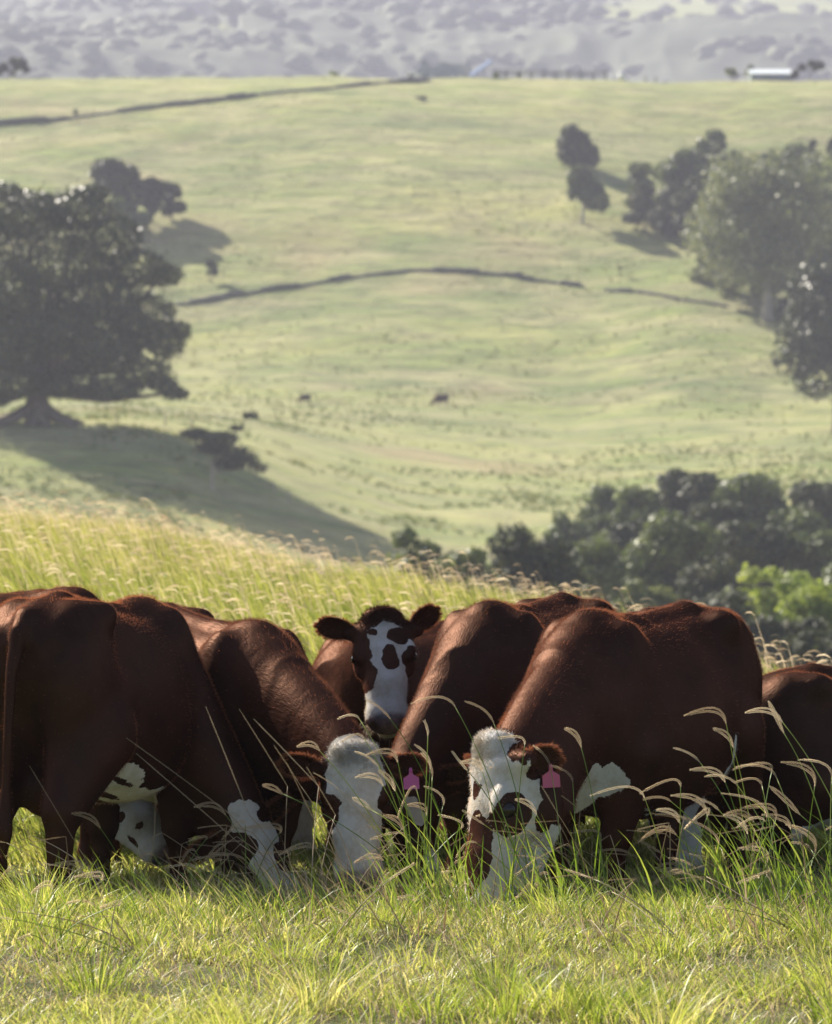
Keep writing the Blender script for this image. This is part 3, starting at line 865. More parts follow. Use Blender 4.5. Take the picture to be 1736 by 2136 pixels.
# D : looking at the camera
cowD, HD, MD = make_cow('red cow with raised head looking straight ahead, brown blotches on its white face',
    (-.10, 22.60, -.06), D2(-126), .86, fat=1.12, vox=.0112, mat=TAN, seed=15,
    head=(P(797, 1286, 21.55), (.05, -.50, -.86), (-.02, -.86, .50), 1.25), mouth_open=True,
    white_head=[(1, (.085, .018, .0), (.042, .072, .14)), (1, (.17, .018, .0), (.14, .068, .14)), (1, (.30, .02, .0), (.10, .062, .14)), (1, (.40, 0, -.05), (.09, .13, .17)),
                (1, (.36, -.085, -.08), (.08, .045, .09)), (1, (.36, .09, -.08), (.11, .04, .09)), (1, (.46, 0, -.20), (.09, .09, .07)), (1, (.125, .095, -.02), (.018, .05, .07)),
                (-1, (.15, -.108, -.04), (.13, .062, .12)), (-1, (.27, -.064, -.05), (.080, .038, .08)), (-1, (.078, -.034, .0), (.018, .018, .08)),
                (-1, (.102, .058, -.01), (.040, .038, .07)), (-1, (.20, .018, 0), (.062, .034, .10)), (-1, (.215, .090, -.05), (.066, .032, .08))],
    ears={'R': {'out': (-.97, -.05, .20), 'fwd': (.15, -.75, -.55), 'len': 1.18, 'wid': 1.22}, 'L': {'out': (.62, -.1, .52), 'fwd': (.45, -.75, -.2), 'len': 1.05, 'wid': 1.15}},
    nhair=38000, wh_ear=(lambda V: np.clip((V[:, 2] - V[:, 2].max() + .05) / .02, 0, 1) * .0, 0), poll_hair=.02, hair_len=.014)
# E
cowE, HE, ME = make_cow('dark cow in the middle grazing behind tall stems, dark face with small white patches',
    (.54, 21.35, -.05), D2(-116), 1.0, fat=1.08, vox=.0145, mat=DARKRED, seed=16,
    head=(P(842, 1606, 20.4), (.12, -.25, -.95), (-.15, -.93, .25), 1.0),
    white_head=[(1, (.17, .01, 0), (.05, .028, .08)), (1, (.22, .03, 0), (.05, .022, .08)), (1, (.43, .06, -.08), (.06, .03, .1))], nhair=22000,
    white_body=[(1, (.64, 0, .70), (.12, .06, .08))])
# F
cowF, HF, MF = make_cow('large grazing red cow with brown and white face, pink ear tag and white chest',
    (1.04, 20.22, -.06), D2(-123), 1.02, fat=1.03, vox=.0122, mat=RED, seed=17,
    head=(P(1004, 1564, 18.95), (-.17, -.25, -.95), (-.95, -.26, .14), 1.46),
    white_head=[(1, (.20, 0, -.05), (.36, .20, .12)), (1, (.30, .1, -.17), (.20, .14, .11)), (1, (.45, 0, -.1), (.12, .14, .12)),
                (-1, (.185, .10, -.072), (.066, .09, .046)), (-1, (.30, .02, -.015), (.125, .060, .052)), (-1, (.09, .10, -.19), (.10, .10, .055)), (-1, (.16, .10, -.165), (.05, .10, .035)), (-1, (.022, .09, -.095), (.050, .06, .055)), (-1, (-.05, .0, -.16), (.10, .2, .09)), (-1, (-.13, 0, -.05), (.072, .25, .25)),
                (-1, (.115, .012, .01), (.030, .018, .06)), (-1, (.41, .09, -.15), (.022, .05, .018))],
    white_body=[(1, (.72, .10, .64), (.14, .20, .14)), (1, (.78, .06, .50), (.10, .13, .10)), (1, (.58, .20, .68), (.09, .12, .07)), (1, (.0, 0, .53), (.45, .22, .03)), (1, (-.30, .30, .74), (.025, .08, .11)), (1, (-.27, .3, .66), (.03, .08, .03))],
    ears={'L': {'out': (.80, .1, .02), 'fwd': (-.2, -.85, -.2), 'len': .86}, 'R': {'out': (-.5, .7, .1)}}, tagged={'L': TAGM}, nhair=42000, poll_hair=.018, neck_w=1.0, legs=(0, .1, .05, -.05))
# G
cowG, HG, MG = make_cow('dark cow cropped by the right edge standing lower than the rest, pale belly',
    (2.46, 21.50, -.32), D2(4), .95, vox=.018, mat=DARKRED, seed=18,
    white_body=[(1, (-.25, -.15, .56), (.40, .3, .08)), (1, (.40, 0, .3), (.15, .4, .2))], nhair=12000)
# H
cowH, HH, MH = make_cow('half hidden cow with white face in the grass between the legs of the large cow',
    (1.50, 22.55, -.12), D2(-101), .90, vox=.020, mat=TAN, seed=19,
    head=(P(1412, 1618, 21.15), (.10, -.30, -.93), (.10, -.93, .30), 1.12),
    white_head=[(1, (.25, 0, 0), (.5, .2, .3)), (-1, (.20, .10, -.05), (.07, .05, .06)), (-1, (.24, -.11, -.05), (.07, .05, .06))],
    ears={'R': {'out': (-.75, 0, -.55)}, 'L': {}}, white_body=[(1, (.6, 0, .7), (.2, .2, .2))], nhair=6000)
# J
cowJ, HJ, MJ = make_cow('cow furthest back, only the ridge of its brown back above the middle cow',
    (1.10, 23.60, -.17), D2(-140), .96, vox=.022, mat=TAN, seed=20, nhair=5000)
# ------------------------------------------------------------------ trees and bushes
LEAF_DARK = leafy_mat('leaf_dark', [(0, (.020, .028, .012)), (.5, (.036, .050, .020)), (.8, (.060, .075, .030)), (1, (.12, .11, .05))], transl=.22, rough=.6, spec=.25)
LEAF_FIG = leafy_mat('leaf_fig', [(0, (.020, .030, .012)), (.5, (.038, .054, .020)), (.8, (.065, .085, .030)), (1, (.13, .13, .05))], transl=.22, rough=.42, spec=.4)
LEAF_GUM = leafy_mat('leaf_olive', [(0, (.05, .072, .022)), (.5, (.095, .13, .042)), (1, (.20, .23, .09))], transl=.30, rough=.5)
LEAF_PALE = leafy_mat('leaf_pale', [(0, (.10, .125, .058)), (.5, (.17, .195, .095)), (1, (.27, .28, .15))], transl=.32, rough=.55)
LEAF_LIME = leafy_mat('leaf_lime', [(0, (.16, .22, .04)), (.5, (.27, .34, .07)), (1, (.40, .44, .13))], transl=.40, rough=.55)
BARK = simple_mat('bark_grey', (.17, .14, .12), rough=.9, var=.35, scale=1.5, spec=.1)
BARK_PALE = simple_mat('bark_pale', (.36, .33, .29), rough=.9, var=.2, scale=1.5, spec=.1)

def leaf_cards(C, Rr, n, size, rs, shell=.55, gap=0.0, elong=1.6):
    """leaf clumps scattered through ellipsoid lobes. C (k,3), Rr (k,3)"""
    vol = Rr[:, 0] * Rr[:, 1] + Rr[:, 1] * Rr[:, 2]
    k = rs.choice(len(C), n, p=vol / vol.sum())
    d = rs.normal(0, 1, (n, 3)); d /= np.linalg.norm(d, axis=1)[:, None]
    rad = shell + (1 - shell) * rs.random(n) ** .6
    rad = rad * (1 + .16 * rs.normal(0, 1, n) * (rs.random(n) < .3))
    p = C[k] + d * Rr[k] * rad[:, None]
    nrm = d + rs.normal(0, .75, (n, 3)); nrm[:, 2] += .25
    nrm /= np.linalg.norm(nrm, axis=1)[:, None]
    t = np.cross(nrm, rs.normal(0, 1, (n, 3))); t /= np.linalg.norm(t, axis=1)[:, None]
    b = np.cross(nrm, t)
    s = size * rs.uniform(.55, 1.35, n)[:, None]
    v = np.empty((n, 4, 3))
    v[:, 0] = p - t * s * elong / 2; v[:, 1] = p - b * s / 2 + nrm * s * .12; v[:, 2] = p + t * s * elong / 2; v[:, 3] = p + b * s / 2 + nrm * s * .12
    tint = np.clip(rs.normal(.5, .22, n) + .18 * rs.normal(0, 1, len(C))[k], 0, 1)
    return v.reshape(-1, 3), np.arange(n * 4).reshape(-1, 4), np.repeat(tint, 4)

def tree(name, label, cat, base, height, width, leaf, bark=BARK, n=3000, size=.5, lobes=14, crown_bottom=.25, seed=0, shape='round', lean=(0, 0),
         group=None, trunk_r=None, limbs=5, flat=1.0, custom=None, shell=.5, roots=False):
    rs = np.random.default_rng(seed + 100)
    root = empty(name, base); tag(root, label, cat, group)
    H, Wd = height, width / 2
    cb = H * crown_bottom
    if custom is not None:
        C = np.array([c[:3] for c in custom], float); Rr = np.array([c[3:6] for c in custom], float)
    else:
        C = []; Rr = []; lobes = int(lobes * 1.7)
        for i in range(lobes):
            t = (i + .5) / lobes
            zz = cb + (H - cb) * (.16 + .70 * rs.random() if shape != 'cone' else .08 + .84 * t)
            tt = (zz - cb) / (H - cb)
            if shape == 'cone': env = Wd * (1.0 - tt) ** .65
            elif shape == 'flat': env = Wd * (.9 - .2 * abs(tt - .6)); zz = cb + (H - cb) * (.55 + .3 * rs.random())
            elif shape == 'bush': env = Wd * math.sqrt(max(.06, 1 - tt ** 2.2))
            else: env = Wd * math.sqrt(max(.05, 1 - (2 * tt - .95) ** 2))
            a = rs.uniform(0, 2 * math.pi); r = env * .80 * math.sqrt(rs.random())
            lr = (.22 + .24 * rs.random() ** 1.5) * min(env + .25 * Wd, (H - cb) * .55)
            C.append((math.cos(a) * r + lean[0] * tt, math.sin(a) * r + lean[1] * tt, zz)); Rr.append((lr * 1.15, lr * 1.15, lr * .85 * flat))
        C = np.array(C); Rr = np.array(Rr)
    v, q, tint = leaf_cards(C, Rr, n, size, rs, shell)
    v[:, 2] = np.maximum(v[:, 2], .05)
    cr = mesh_q('crown', v, q, mat=leaf, parent=root, attrs={'tint': tint}); cr['kind'] = 'stuff'
    m = MB(); tr = trunk_r or H * .028
    top = Vector((lean[0] * .45, lean[1] * .45, cb + (H - cb) * .45))
    tp = [Vector((0, 0, -.6)), Vector((0, 0, H * .03)), Vector((lean[0] * .1, lean[1] * .1, max(cb, H * .12) * .7)), top]
    m.tube(tp, [tr * 1.5, tr * 1.15, tr * .85, tr * .4], 8)
    idx = rs.permutation(len(C))[:limbs]
    for i in idx:
        c = Vector(C[i]); s0 = tp[2].lerp(top, rs.random() * .6)
        mid = s0.lerp(c, .5) + Vector((0, 0, -.04 * H * rs.random()))
        m.tube([s0, mid, c], [tr * .45, tr * .3, tr * .12], 6)
    if roots:
        for i in range(11):
            a = i * 2 * math.pi / 11 + rs.uniform(-.2, .2); L = rs.uniform(2.2, 4.6) * (1.35 if math.cos(a) > .3 or math.cos(a) < -.5 else 1)
            e = Vector((math.cos(a) * L, math.sin(a) * L, 0))
            ze = float(zfun(base[0] + e.x, base[1] + e.y)) - base[2]
            m.tube([Vector((0, 0, 3.4)), Vector((math.cos(a) * .9, math.sin(a) * .9, 1.7)), Vector((math.cos(a) * L * .5, math.sin(a) * L * .5, .75 + ze * .5)), Vector((e.x, e.y, ze + .05))], [.8, .62, .45, .18], 6)
    m.build('trunk', bark, root)
    return root

def crest(px):
    d = np.linspace(700, 880, 400); x = (px - 868) / F * d
    k = int(np.argmax((zfun(x, d) - CAMH) / d)); return float(d[k])

def T(px, py, wpx, hpx, label, cat='tree', name='tree', dmin=60, dist=None, **k):
    dist = crest(px) if dist else None
    b = hit(px, py, dmin) if dist is None else P(px, py, dist)
    if dist is not None: b.z = float(zfun(b.x, b.y))
    s = b.y / F
    return tree(name, label, cat, b, hpx * s, wpx * s, **k)

# the great fig on the knoll
fb = hit(78, 884, 380)
S_ = fb.y / F
def fg(px, py, dy, rx, ry, rz):
    return ((px - 78) * S_, dy * S_, (884 - py) * S_, rx * S_, ry * S_, rz * S_)
fig_lobes = [fg(60, 450, 0, 95, 95, 55), fg(-40, 480, 30, 90, 90, 60), fg(160, 440, 0, 80, 90, 45), fg(235, 500, 0, 70, 85, 55), fg(290, 560, -20, 70, 80, 42), fg(345, 575, 0, 42, 50, 24),
    fg(120, 550, -60, 110, 90, 65), fg(0, 600, -60, 110, 100, 75), fg(-90, 640, 0, 110, 120, 90), fg(210, 620, -40, 90, 90, 60), fg(300, 660, 0, 72, 80, 52), fg(345, 710, 0, 45, 60, 42), fg(375, 690, 10, 26, 40, 20),
    fg(110, 690, -80, 100, 80, 55), fg(20, 720, -60, 100, 90, 60), fg(-80, 780, 0, 110, 100, 60), fg(220, 730, -50, 85, 80, 50), fg(300, 775, -10, 62, 70, 32), fg(365, 820, 0, 30, 40, 14), fg(240, 810, -30, 62, 60, 24),
    fg(150, 800, -60, 70, 60, 30), fg(40, 800, -70, 60, 60, 30), fg(-20, 830, 0, 50, 60, 22), fg(335, 800, 30, 34, 40, 18), fg(60, 420, 40, 50, 60, 25), fg(190, 405, 0, 40, 40, 20), fg(10, 400, 0, 40, 40, 18),
    fg(100, 600, 120, 150, 90, 110), fg(20, 700, 130, 140, 90, 90), fg(220, 690, 110, 90, 80, 80), fg(-150, 560, 0, 90, 100, 80), fg(-170, 700, 0, 90, 100, 80)]
tree('fig_tree', 'huge spreading fig tree with flared roots on the grassy knoll', 'tree', fb, 25, 33, LEAF_FIG, n=54000, size=.32, custom=fig_lobes, crown_bottom=.1,
     trunk_r=1.15, limbs=26, roots=True, seed=3, shell=.62)

# clump behind the fig
G1 = 'dark trees clumped on the slope behind the fig'
T(248, 470, 100, 148, 'tallest rounded dark tree of the clump behind the fig', n=3200, size=.7, lobes=12, leaf=LEAF_DARK, seed=21, crown_bottom=.12, group=G1, dmin=560)
T(315, 462, 62, 102, 'middle dark tree of the clump on the slope behind the fig', n=2200, size=.7, lobes=9, leaf=LEAF_DARK, seed=22, crown_bottom=.05, group=G1, dmin=560)
T(358, 458, 58, 82, 'rightmost low dark tree of the clump behind the fig, casting a long shadow', n=2000, size=.7, lobes=8, leaf=LEAF_DARK, seed=23, crown_bottom=.03, group=G1, dmin=560)
T(205, 470, 50, 100, 'pale thin tree on the left of the clump behind the fig', n=1000, size=.6, lobes=8, leaf=LEAF_GUM, seed=24, crown_bottom=.2, bark=BARK_PALE, group=G1, dmin=560)
T(270, 495, 90, 85, 'olive scrubby tree in front of the clump behind the fig', n=1600, size=.6, lobes=8, leaf=LEAF_GUM, seed=25, crown_bottom=.1, group=G1, dmin=560)
# lone trees on the slope
T(440, 588, 27, 52, 'small lone bushy tree on the slope right of the fig', n=800, size=.4, lobes=7, leaf=LEAF_DARK, seed=31, crown_bottom=.15, dmin=560)
def px_lobes(base, L):
    s = base.y / F
    return [(a * s, 0, b * s, c * s, c * s, d * s) for a, b, c, d in L]
L1 = [(-12, 74, 20, 17), (-18, 52, 26, 22), (0, 46, 33, 28), (14, 30, 32, 24), (-6, 25, 34, 22), (25, 16, 24, 15), (-22, 30, 18, 18), (31, 32, 15, 15), (5, 62, 20, 16)]
L2 = [(-6, 108, 19, 13), (-15, 92, 20, 20), (5, 86, 25, 22), (20, 70, 26, 24), (31, 50, 25, 20), (12, 60, 27, 20), (41, 40, 16, 14), (-18, 70, 12, 16), (26, 38, 20, 11), (-22, 58, 9, 9)]
T(1204, 350, 84, 94, 'upper of the two lone dark trees standing one above the other on the slope', n=4500, size=.5, lobes=18, leaf=LEAF_DARK, seed=32, crown_bottom=.1, dmin=560, custom=px_lobes(hit(1204, 350, 560), L1), shell=.3)
T(1215, 466, 78, 124, 'lower of the two lone trees, leaning right with a bare forked trunk', n=4200, size=.5, lobes=16, leaf=LEAF_GUM, seed=33, crown_bottom=.3, lean=(1.0, 0), custom=px_lobes(hit(1215, 466, 560), L2), shell=.3, bark=BARK_PALE, dmin=560, limbs=7)
T(1293, 578, 16, 36, 'tiny bare sapling on the slope above the stone wall', n=60, size=.3, lobes=4, leaf=LEAF_PALE, seed=34, crown_bottom=.3, dmin=560)
# right-hand gully
G2 = 'trees filling the gully on the right'
specs = [
 (1420, 440, 110, 120, 'olive bush in the middle of the gully trees', LEAF_GUM, 'bush'),
 (1510, 470, 110, 130, 'dark bush between the olive tree and the big pale crown', LEAF_DARK, 'bush'),
 (1640, 420, 120, 110, 'grey olive tree right behind the big pale crown', LEAF_GUM, 'round'),
 (1715, 640, 150, 190, 'dark olive tree low in the gully by the right edge', LEAF_GUM, 'round'),
 (1670, 700, 120, 90, 'shaded shrub at the foot of the gully trees', LEAF_DARK, 'bush'),
 (1330, 455, 70, 125, 'grey green bush at the left tip of the gully trees', LEAF_GUM, 'bush'),
 (1345, 480, 75, 95, 'round dark bush low at the left edge of the gully trees', LEAF_DARK, 'bush'),
 (1400, 495, 90, 110, 'dark shrubby tree in the left of the gully', LEAF_DARK, 'bush'),
 (1465, 520, 100, 150, 'dense dark tree left of the big pale crown in the gully', LEAF_DARK, 'round'),
 (1465, 410, 90, 125, 'rounded olive tree at the top of the gully', LEAF_GUM, 'round'),
 (1495, 340, 80, 65, 'low olive scrub at the head of the gully', LEAF_GUM, 'bush'),
 (1395, 400, 90, 70, 'sparse brownish scrub beside the gully head', LEAF_GUM, 'bush'),
 (1600, 668, 270, 350, 'big pale olive tree with tall crown and visible trunk in the gully', LEAF_PALE, 'round'),
 (1500, 600, 150, 110, 'pale rounded bush at the foot of the big gully tree', LEAF_PALE, 'bush'),
 (1570, 640, 130, 120, 'pale grey green bush right at the foot of the big gully tree', LEAF_PALE, 'bush'),
 (1692, 362, 46, 68, 'small conical dark tree on the skyline of the gully', LEAF_DARK, 'cone'),
 (1736, 350, 40, 62, 'narrow dark tree cropped by the right edge above the gully', LEAF_DARK, 'cone'),
 (1730, 440, 100, 100, 'bright yellow green tree by the right edge above the gully', LEAF_LIME, 'round'),
 (1690, 560, 130, 170, 'olive tree by the right edge in the gully', LEAF_GUM, 'round'),
 (1560, 430, 110, 100, 'olive tree behind the big pale crown', LEAF_GUM, 'round'),
]
for i, (x, y, w_, h_, lb, lf, sh) in enumerate(specs):
    T(x, y, w_ * 1.18, h_ * 1.06, lb, 'bush' if sh == 'bush' else 'tree', 'bush' if sh == 'bush' else 'tree', n=int(600 + w_ * h_ * (.26 if w_ < 200 else .16)), size=.48 if w_ < 200 else .5, lobes=9 if w_ < 200 else 26, leaf=lf, seed=40 + i,
      shape=sh, crown_bottom=.02 if sh == 'bush' else (.06 if w_ < 200 else .13), group=G2, dmin=560, shell=.45, bark=BARK_PALE if lf is LEAF_PALE else BARK)
T(1745, 905, 210, 400, 'dark glossy fig tree cropped by the right edge', dmin=250, n=15000, size=.46, lobes=30, leaf=LEAF_FIG, seed=61, crown_bottom=.08, trunk_r=.6)
# windswept tree in the fig's shadow
wb_ = hit(443, 1022, 330); s_ = wb_.y / F
def wg(px, py, rx, rz): return ((px - 443) * s_, 0, (1022 - py) * s_, rx * s_, rx * s_ * .7, rz * s_)
tree('tree', 'windswept flat topped tree with pale trunk in the shadow of the fig', 'tree', wb_, 4, 6, LEAF_DARK, bark=BARK_PALE, n=2600, size=.3,
     custom=[wg(410, 905, 38, 12), wg(455, 915, 50, 16), wg(480, 945, 42, 20), wg(505, 960, 40, 18), wg(440, 935, 36, 14), wg(475, 970, 30, 12), wg(522, 866, 20, 8), wg(493, 893, 18, 6), wg(540, 975, 22, 12)],
     seed=71, limbs=9, trunk_r=.22, crown_bottom=.5, shell=.2)
# lower right thicket
G3 = 'bushes and trees of the thicket in the lower right gully'
specs = [
 (1180, 1150, 110, 90, 'small olive shrub at the left tip of the thicket', LEAF_GUM, 380),
 (1330, 1190, 150, 120, 'dark shrub wedged between the olive shrub and the sunlit domed tree', LEAF_DARK, 345),
 (1500, 1180, 170, 140, 'dark tree directly below the broad tree at the top of the thicket', LEAF_DARK, 350),
 (1650, 1190, 170, 140, 'olive tree in the upper right of the thicket', LEAF_GUM, 350),
 (1480, 1270, 150, 110, 'dark shrub under the shaded tree in the thicket', LEAF_DARK, 285),
 (1300, 1350, 140, 120, 'olive shrub low behind the middle cows', LEAF_GUM, 215),
 (1400, 1400, 160, 130, 'dark shrub right behind the back of the large right cow', LEAF_DARK, 205),
 (1680, 1420, 140, 150, 'dark shrub between the two lime green shrubs', LEAF_DARK, 214),
 (865, 1195, 140, 120, 'round olive bush just beyond the brow left of the dark one', LEAF_GUM, 260),
 (960, 1235, 150, 110, 'dark low shrub between the two bushes just beyond the brow', LEAF_GUM, 250),
 (1097, 1235, 230, 160, 'broad dark bush just beyond the brow of the paddock', LEAF_DARK, 255),
 (1000, 1250, 90, 60, 'low pale bush in front of the dark one beyond the brow', LEAF_GUM, 240),
 (1265, 1110, 130, 110, 'leftmost olive tree at the top of the thicket', LEAF_GUM, 400),
 (1330, 1130, 120, 130, 'small olive tree second from the left at the top of the thicket', LEAF_GUM, 385),
 (1440, 1120, 200, 150, 'dark domed tree at the top of the thicket', LEAF_DARK, 390),
 (1590, 1130, 230, 150, 'dark broad tree right of the domed one in the thicket', LEAF_GUM, 385),
 (1730, 1160, 200, 160, 'dark tree of the thicket cropped by the right edge', LEAF_DARK, 380),
 (1240, 1205, 130, 110, 'olive shrub between the dark bush and the domed tree', LEAF_GUM, 300),
 (1390, 1230, 215, 180, 'domed tree with sunlit left side in the middle of the thicket', LEAF_GUM, 310),
 (1560, 1230, 190, 150, 'shaded tree right of the middle of the thicket', LEAF_DARK, 330),
 (1700, 1250, 200, 150, 'olive tree low by the right edge of the thicket', LEAF_GUM, 330),
 (1350, 1310, 160, 120, 'pale green shrub directly above the large right cow', LEAF_PALE, 230),
 (1240, 1290, 130, 90, 'dark shrub behind the brow left of the pale one', LEAF_DARK, 235),
 (1480, 1340, 210, 130, 'dark shadowed shrub above the back of the large right cow', LEAF_DARK, 225),
 (1605, 1320, 185, 175, 'lime green leafy tree catching the sun in the thicket', LEAF_LIME, 235),
 (1700, 1345, 160, 150, 'lime green leafy shrub by the right edge', LEAF_LIME, 222),
 (1600, 1410, 170, 120, 'dark shrub low in the gully below the lime green tree', LEAF_DARK, 205),
 (1740, 1440, 180, 130, 'dark shrub in the lower right corner of the gully', LEAF_DARK, 200),
 (1790, 1300, 190, 190, 'olive tree half outside the frame at the right of the thicket', LEAF_GUM, 260),
]
for i, (x, y, w_, h_, lb, lf, dd) in enumerate(specs):
    b = P(x, y, dd); g_ = float(zfun(b.x, b.y)); hh = (b.z + h_ * dd / F) - g_
    hh = max(hh, h_ * dd / F * .8); b.z = g_
    tree('bush' if h_ < 125 else 'tree', lb, 'bush' if h_ < 125 else 'tree', b, hh, w_ * dd / F * 1.12, lf, n=int(1500 + w_ * h_ * .20), size=.00072 * dd + .08, lobes=16, seed=80 + i, shape='bush', crown_bottom=.02, group=G3, shell=.5)
# skyline trees
T(20, 174, 95, 40, 'dark domed tree on the ridge at the far left edge', n=1200, size=.6, lobes=9, leaf=LEAF_DARK, seed=111, crown_bottom=.02, shape='bush', dist=786)
T(1525, 172, 44, 30, 'small round tree with lit left side on the ridge left of the shed', n=500, size=.5, lobes=6, leaf=LEAF_GUM, seed=112, crown_bottom=.25, dist=787)
T(1566, 171, 30, 32, 'small tree against the left end of the shed', n=350, size=.5, lobes=5, leaf=LEAF_GUM, seed=113, crown_bottom=.2, dist=790)
T(1690, 170, 84, 38, 'dark flat crowned tree on the ridge right of the shed', n=900, size=.6, lobes=7, leaf=LEAF_DARK, seed=114, crown_bottom=.35, shape='flat', dist=785)
T(1655, 171, 26, 22, 'dark shrub against the right end of the shed', 'bush', 'bush', n=250, size=.5, lobes=5, leaf=LEAF_DARK, seed=115, crown_bottom=.05, shape='bush', dist=787)
T(1036, 170, 14, 12, 'tiny bush at the left end of the yard rails', 'bush', 'bush', n=150, size=.35, lobes=4, leaf=LEAF_LIME, seed=116, crown_bottom=.0, shape='bush', dist=785)
T(1080, 171, 18, 9, 'tiny low bush under the yard rails', 'bush', 'bush', n=150, size=.35, lobes=4, leaf=LEAF_GUM, seed=117, crown_bottom=.0, shape='bush', dist=784)
T(697, 163, 34, 9, 'low green bush on the ridge left of the sheds', 'bush', 'bush', n=200, size=.35, lobes=5, leaf=LEAF_LIME, seed=118, crown_bottom=.0, shape='bush', dist=785)
T(158, 243, 20, 16, 'small reddish shrub beside the upper stone wall', 'bush', 'bush', n=250, size=.35, lobes=4, leaf=LEAF_GUM, seed=119, crown_bottom=.0, shape='bush', dmin=600)
T(880, 209, 56, 8, 'low dark patch of scrub below the ridge', 'bush', 'bush', n=300, size=.35, lobes=6, leaf=LEAF_DARK, seed=120, crown_bottom=.0, shape='bush', dmin=600)

# ---- forest on the far hillside: crowns built as lumpy shells, joined
def far_forest():
    """closed woodland canopy over the far hillside, with single crowns standing proud of it"""
    rs = np.random.default_rng(5)
    nd, nu = 300, 300
    dd = 1620 + (3850 - 1620) * np.linspace(0, 1, nd) ** 1.1; uu = np.linspace(-.125, .125, nu)
    Dm, Um = np.meshgrid(dd, uu, indexing='ij'); X = Um * Dm
    Z = zfun(X, Dm); p = pasture(X, Dm)
    def billow(sx, sd, o): return 1 - np.abs(vnoise(X / sx + o, Dm / sd + o)) ** .8 * 1.6
    H = 8 + 2.6 * billow(26, 44, 3) + 1.3 * billow(13, 30, 9) + 7 * vnoise(X / 110, Dm / 150)
    H = np.where(p > .5, -6, np.maximum(H, 1))
    V = np.stack([X, Dm, Z + H], -1).reshape(-1, 3)
    i, j = np.meshgrid(np.arange(nd - 1), np.arange(nu - 1), indexing='ij'); a = (i * nu + j).ravel()
    Q = np.stack([a, a + 1, a + nu + 1, a + nu], 1)
    k = (p[:-1, :-1] < .5).ravel() | (p[1:, 1:] < .5).ravel(); Q = Q[k]
    tn = np.clip(.5 + .5 * vnoise(X / 16, Dm / 16) + .3 * vnoise(X / 60, Dm / 60), 0, 1).ravel()
    m = MB(); m.ball((0, 0, 0), 1, 7, 4); bv = np.array(m.v); bf = np.array(m.f)
    Vs, Qs, Ts = [V], [Q], [tn]; off = len(V)
    N_ = 2600
    d = rs.uniform(1650, 3800, N_); x = rs.uniform(-.125, .125, N_) * d; pp = pasture(x, d)
    keep = (pp < .5) | (rs.random(N_) < .05); x, d, pp = x[keep], d[keep], pp[keep]; z = zfun(x, d)
    for i in range(len(x)):
        r = rs.uniform(3.5, 9); up = 11 if pp[i] < .5 else r * .6
        nn = vnoise(bv[:, 0] * 2.2 + i * 7.1, bv[:, 1] * 2.2 + i, bv[:, 2] * 2.2)
        vv = bv * np.array((r, r * 1.3, r * .6)) * (1 + .45 * nn)[:, None] + np.array((x[i], d[i], z[i] + up))
        Vs.append(vv); Qs.append(bf + off); Ts.append(np.full(len(bv), rs.random())); off += len(bv)
    o = mesh_q('far_forest', np.concatenate(Vs), np.concatenate(Qs), mat=leafy_mat('far_leaf', [(0, (.070, .092, .050)), (1, (.115, .135, .07))], transl=.3, rough=.8), attrs={'tint': np.concatenate(Ts)}, smooth=True)
    tag(o, 'hazy forest covering the hillside beyond the ridge', 'forest', kind='stuff')
far_forest()
# ------------------------------------------------------------------ dry stone walls
STONE = simple_mat('wall_stone', (.13, .125, .125), rough=.9, var=.45, scale=.9, spec=.2)
RUSTY = simple_mat('weathered_wood', (.17, .14, .12), rough=.9, var=.3, scale=3, spec=.1)
def stone_wall(label, pts, dmin, h=.9, thick=.8):
    root = empty('stone_wall', hit(*pts[0], dmin)); tag(root, label, 'stone wall')
    W = [hit(x, y, dmin) for x, y in pts]
    # resample
    out = []; rs = np.random.default_rng(len(pts))
    for a, b in zip(W[:-1], W[1:]):
        L = (Vector((b.x - a.x, b.y - a.y, 0))).length; n = max(2, int(L / .42))
        for i in range(n): out.append(a.lerp(b, i / n))
    V, Q = [], []
    cube = np.array([(x, y, z) for z in (-.5, .5) for x, y in ((-.5, -.5), (.5, -.5), (.5, .5), (-.5, .5))])
    fq = np.array([(3, 2, 1, 0), (4, 5, 6, 7), (0, 1, 5, 4), (1, 2, 6, 5), (2, 3, 7, 6), (3, 0, 4, 7)])
    k = 0
    for p in out:
        hh = h * (.55 + .45 * vnoise(p.x * .25, p.y * .2)) + .1
        nl = max(1, int(hh / .28))
        for l_ in range(nl):
            for s in (-1, 1):
                c = np.array((p.x + rs.uniform(-.15, .15), p.y + s * thick * .22 + rs.uniform(-.1, .1), 0)); c[2] = float(zfun(c[0], c[1])) + .12 + l_ * .27
                v = cube * rs.uniform(.8, 1.2, 3) * np.array((.55, .42, .32)) + rs.uniform(-.05, .05, (8, 3))
                a = rs.uniform(-.5, .5); R = np.array([[math.cos(a), -math.sin(a), 0], [math.sin(a), math.cos(a), 0], [0, 0, 1]])
                V.append(v @ R.T + c); Q.append(fq + 8 * k); k += 1
    V = np.concatenate(V) - np.array(root.location)
    o = mesh_q('stones', V, np.concatenate(Q), mat=STONE, parent=root); o['kind'] = 'stuff'
stone_wall('low grey stone wall curving over the middle of the slope', [(372, 636), (430, 628), (520, 612), (600, 600), (700, 584), (790, 573), (860, 565), (960, 567), (1050, 575), (1140, 588), (1215, 598)], 560, .8)
stone_wall('short broken stretch of stone wall right of the curved one', [(1262, 606), (1330, 610), (1400, 622), (1450, 630), (1520, 640)], 560, .55)
stone_wall('long low stone wall running up to the ridge at the upper left', [(-40, 262), (60, 254), (158, 247), (260, 232), (400, 216), (520, 202), (640, 189), (740, 180), (830, 173), (900, 170)], 640, 1.0)

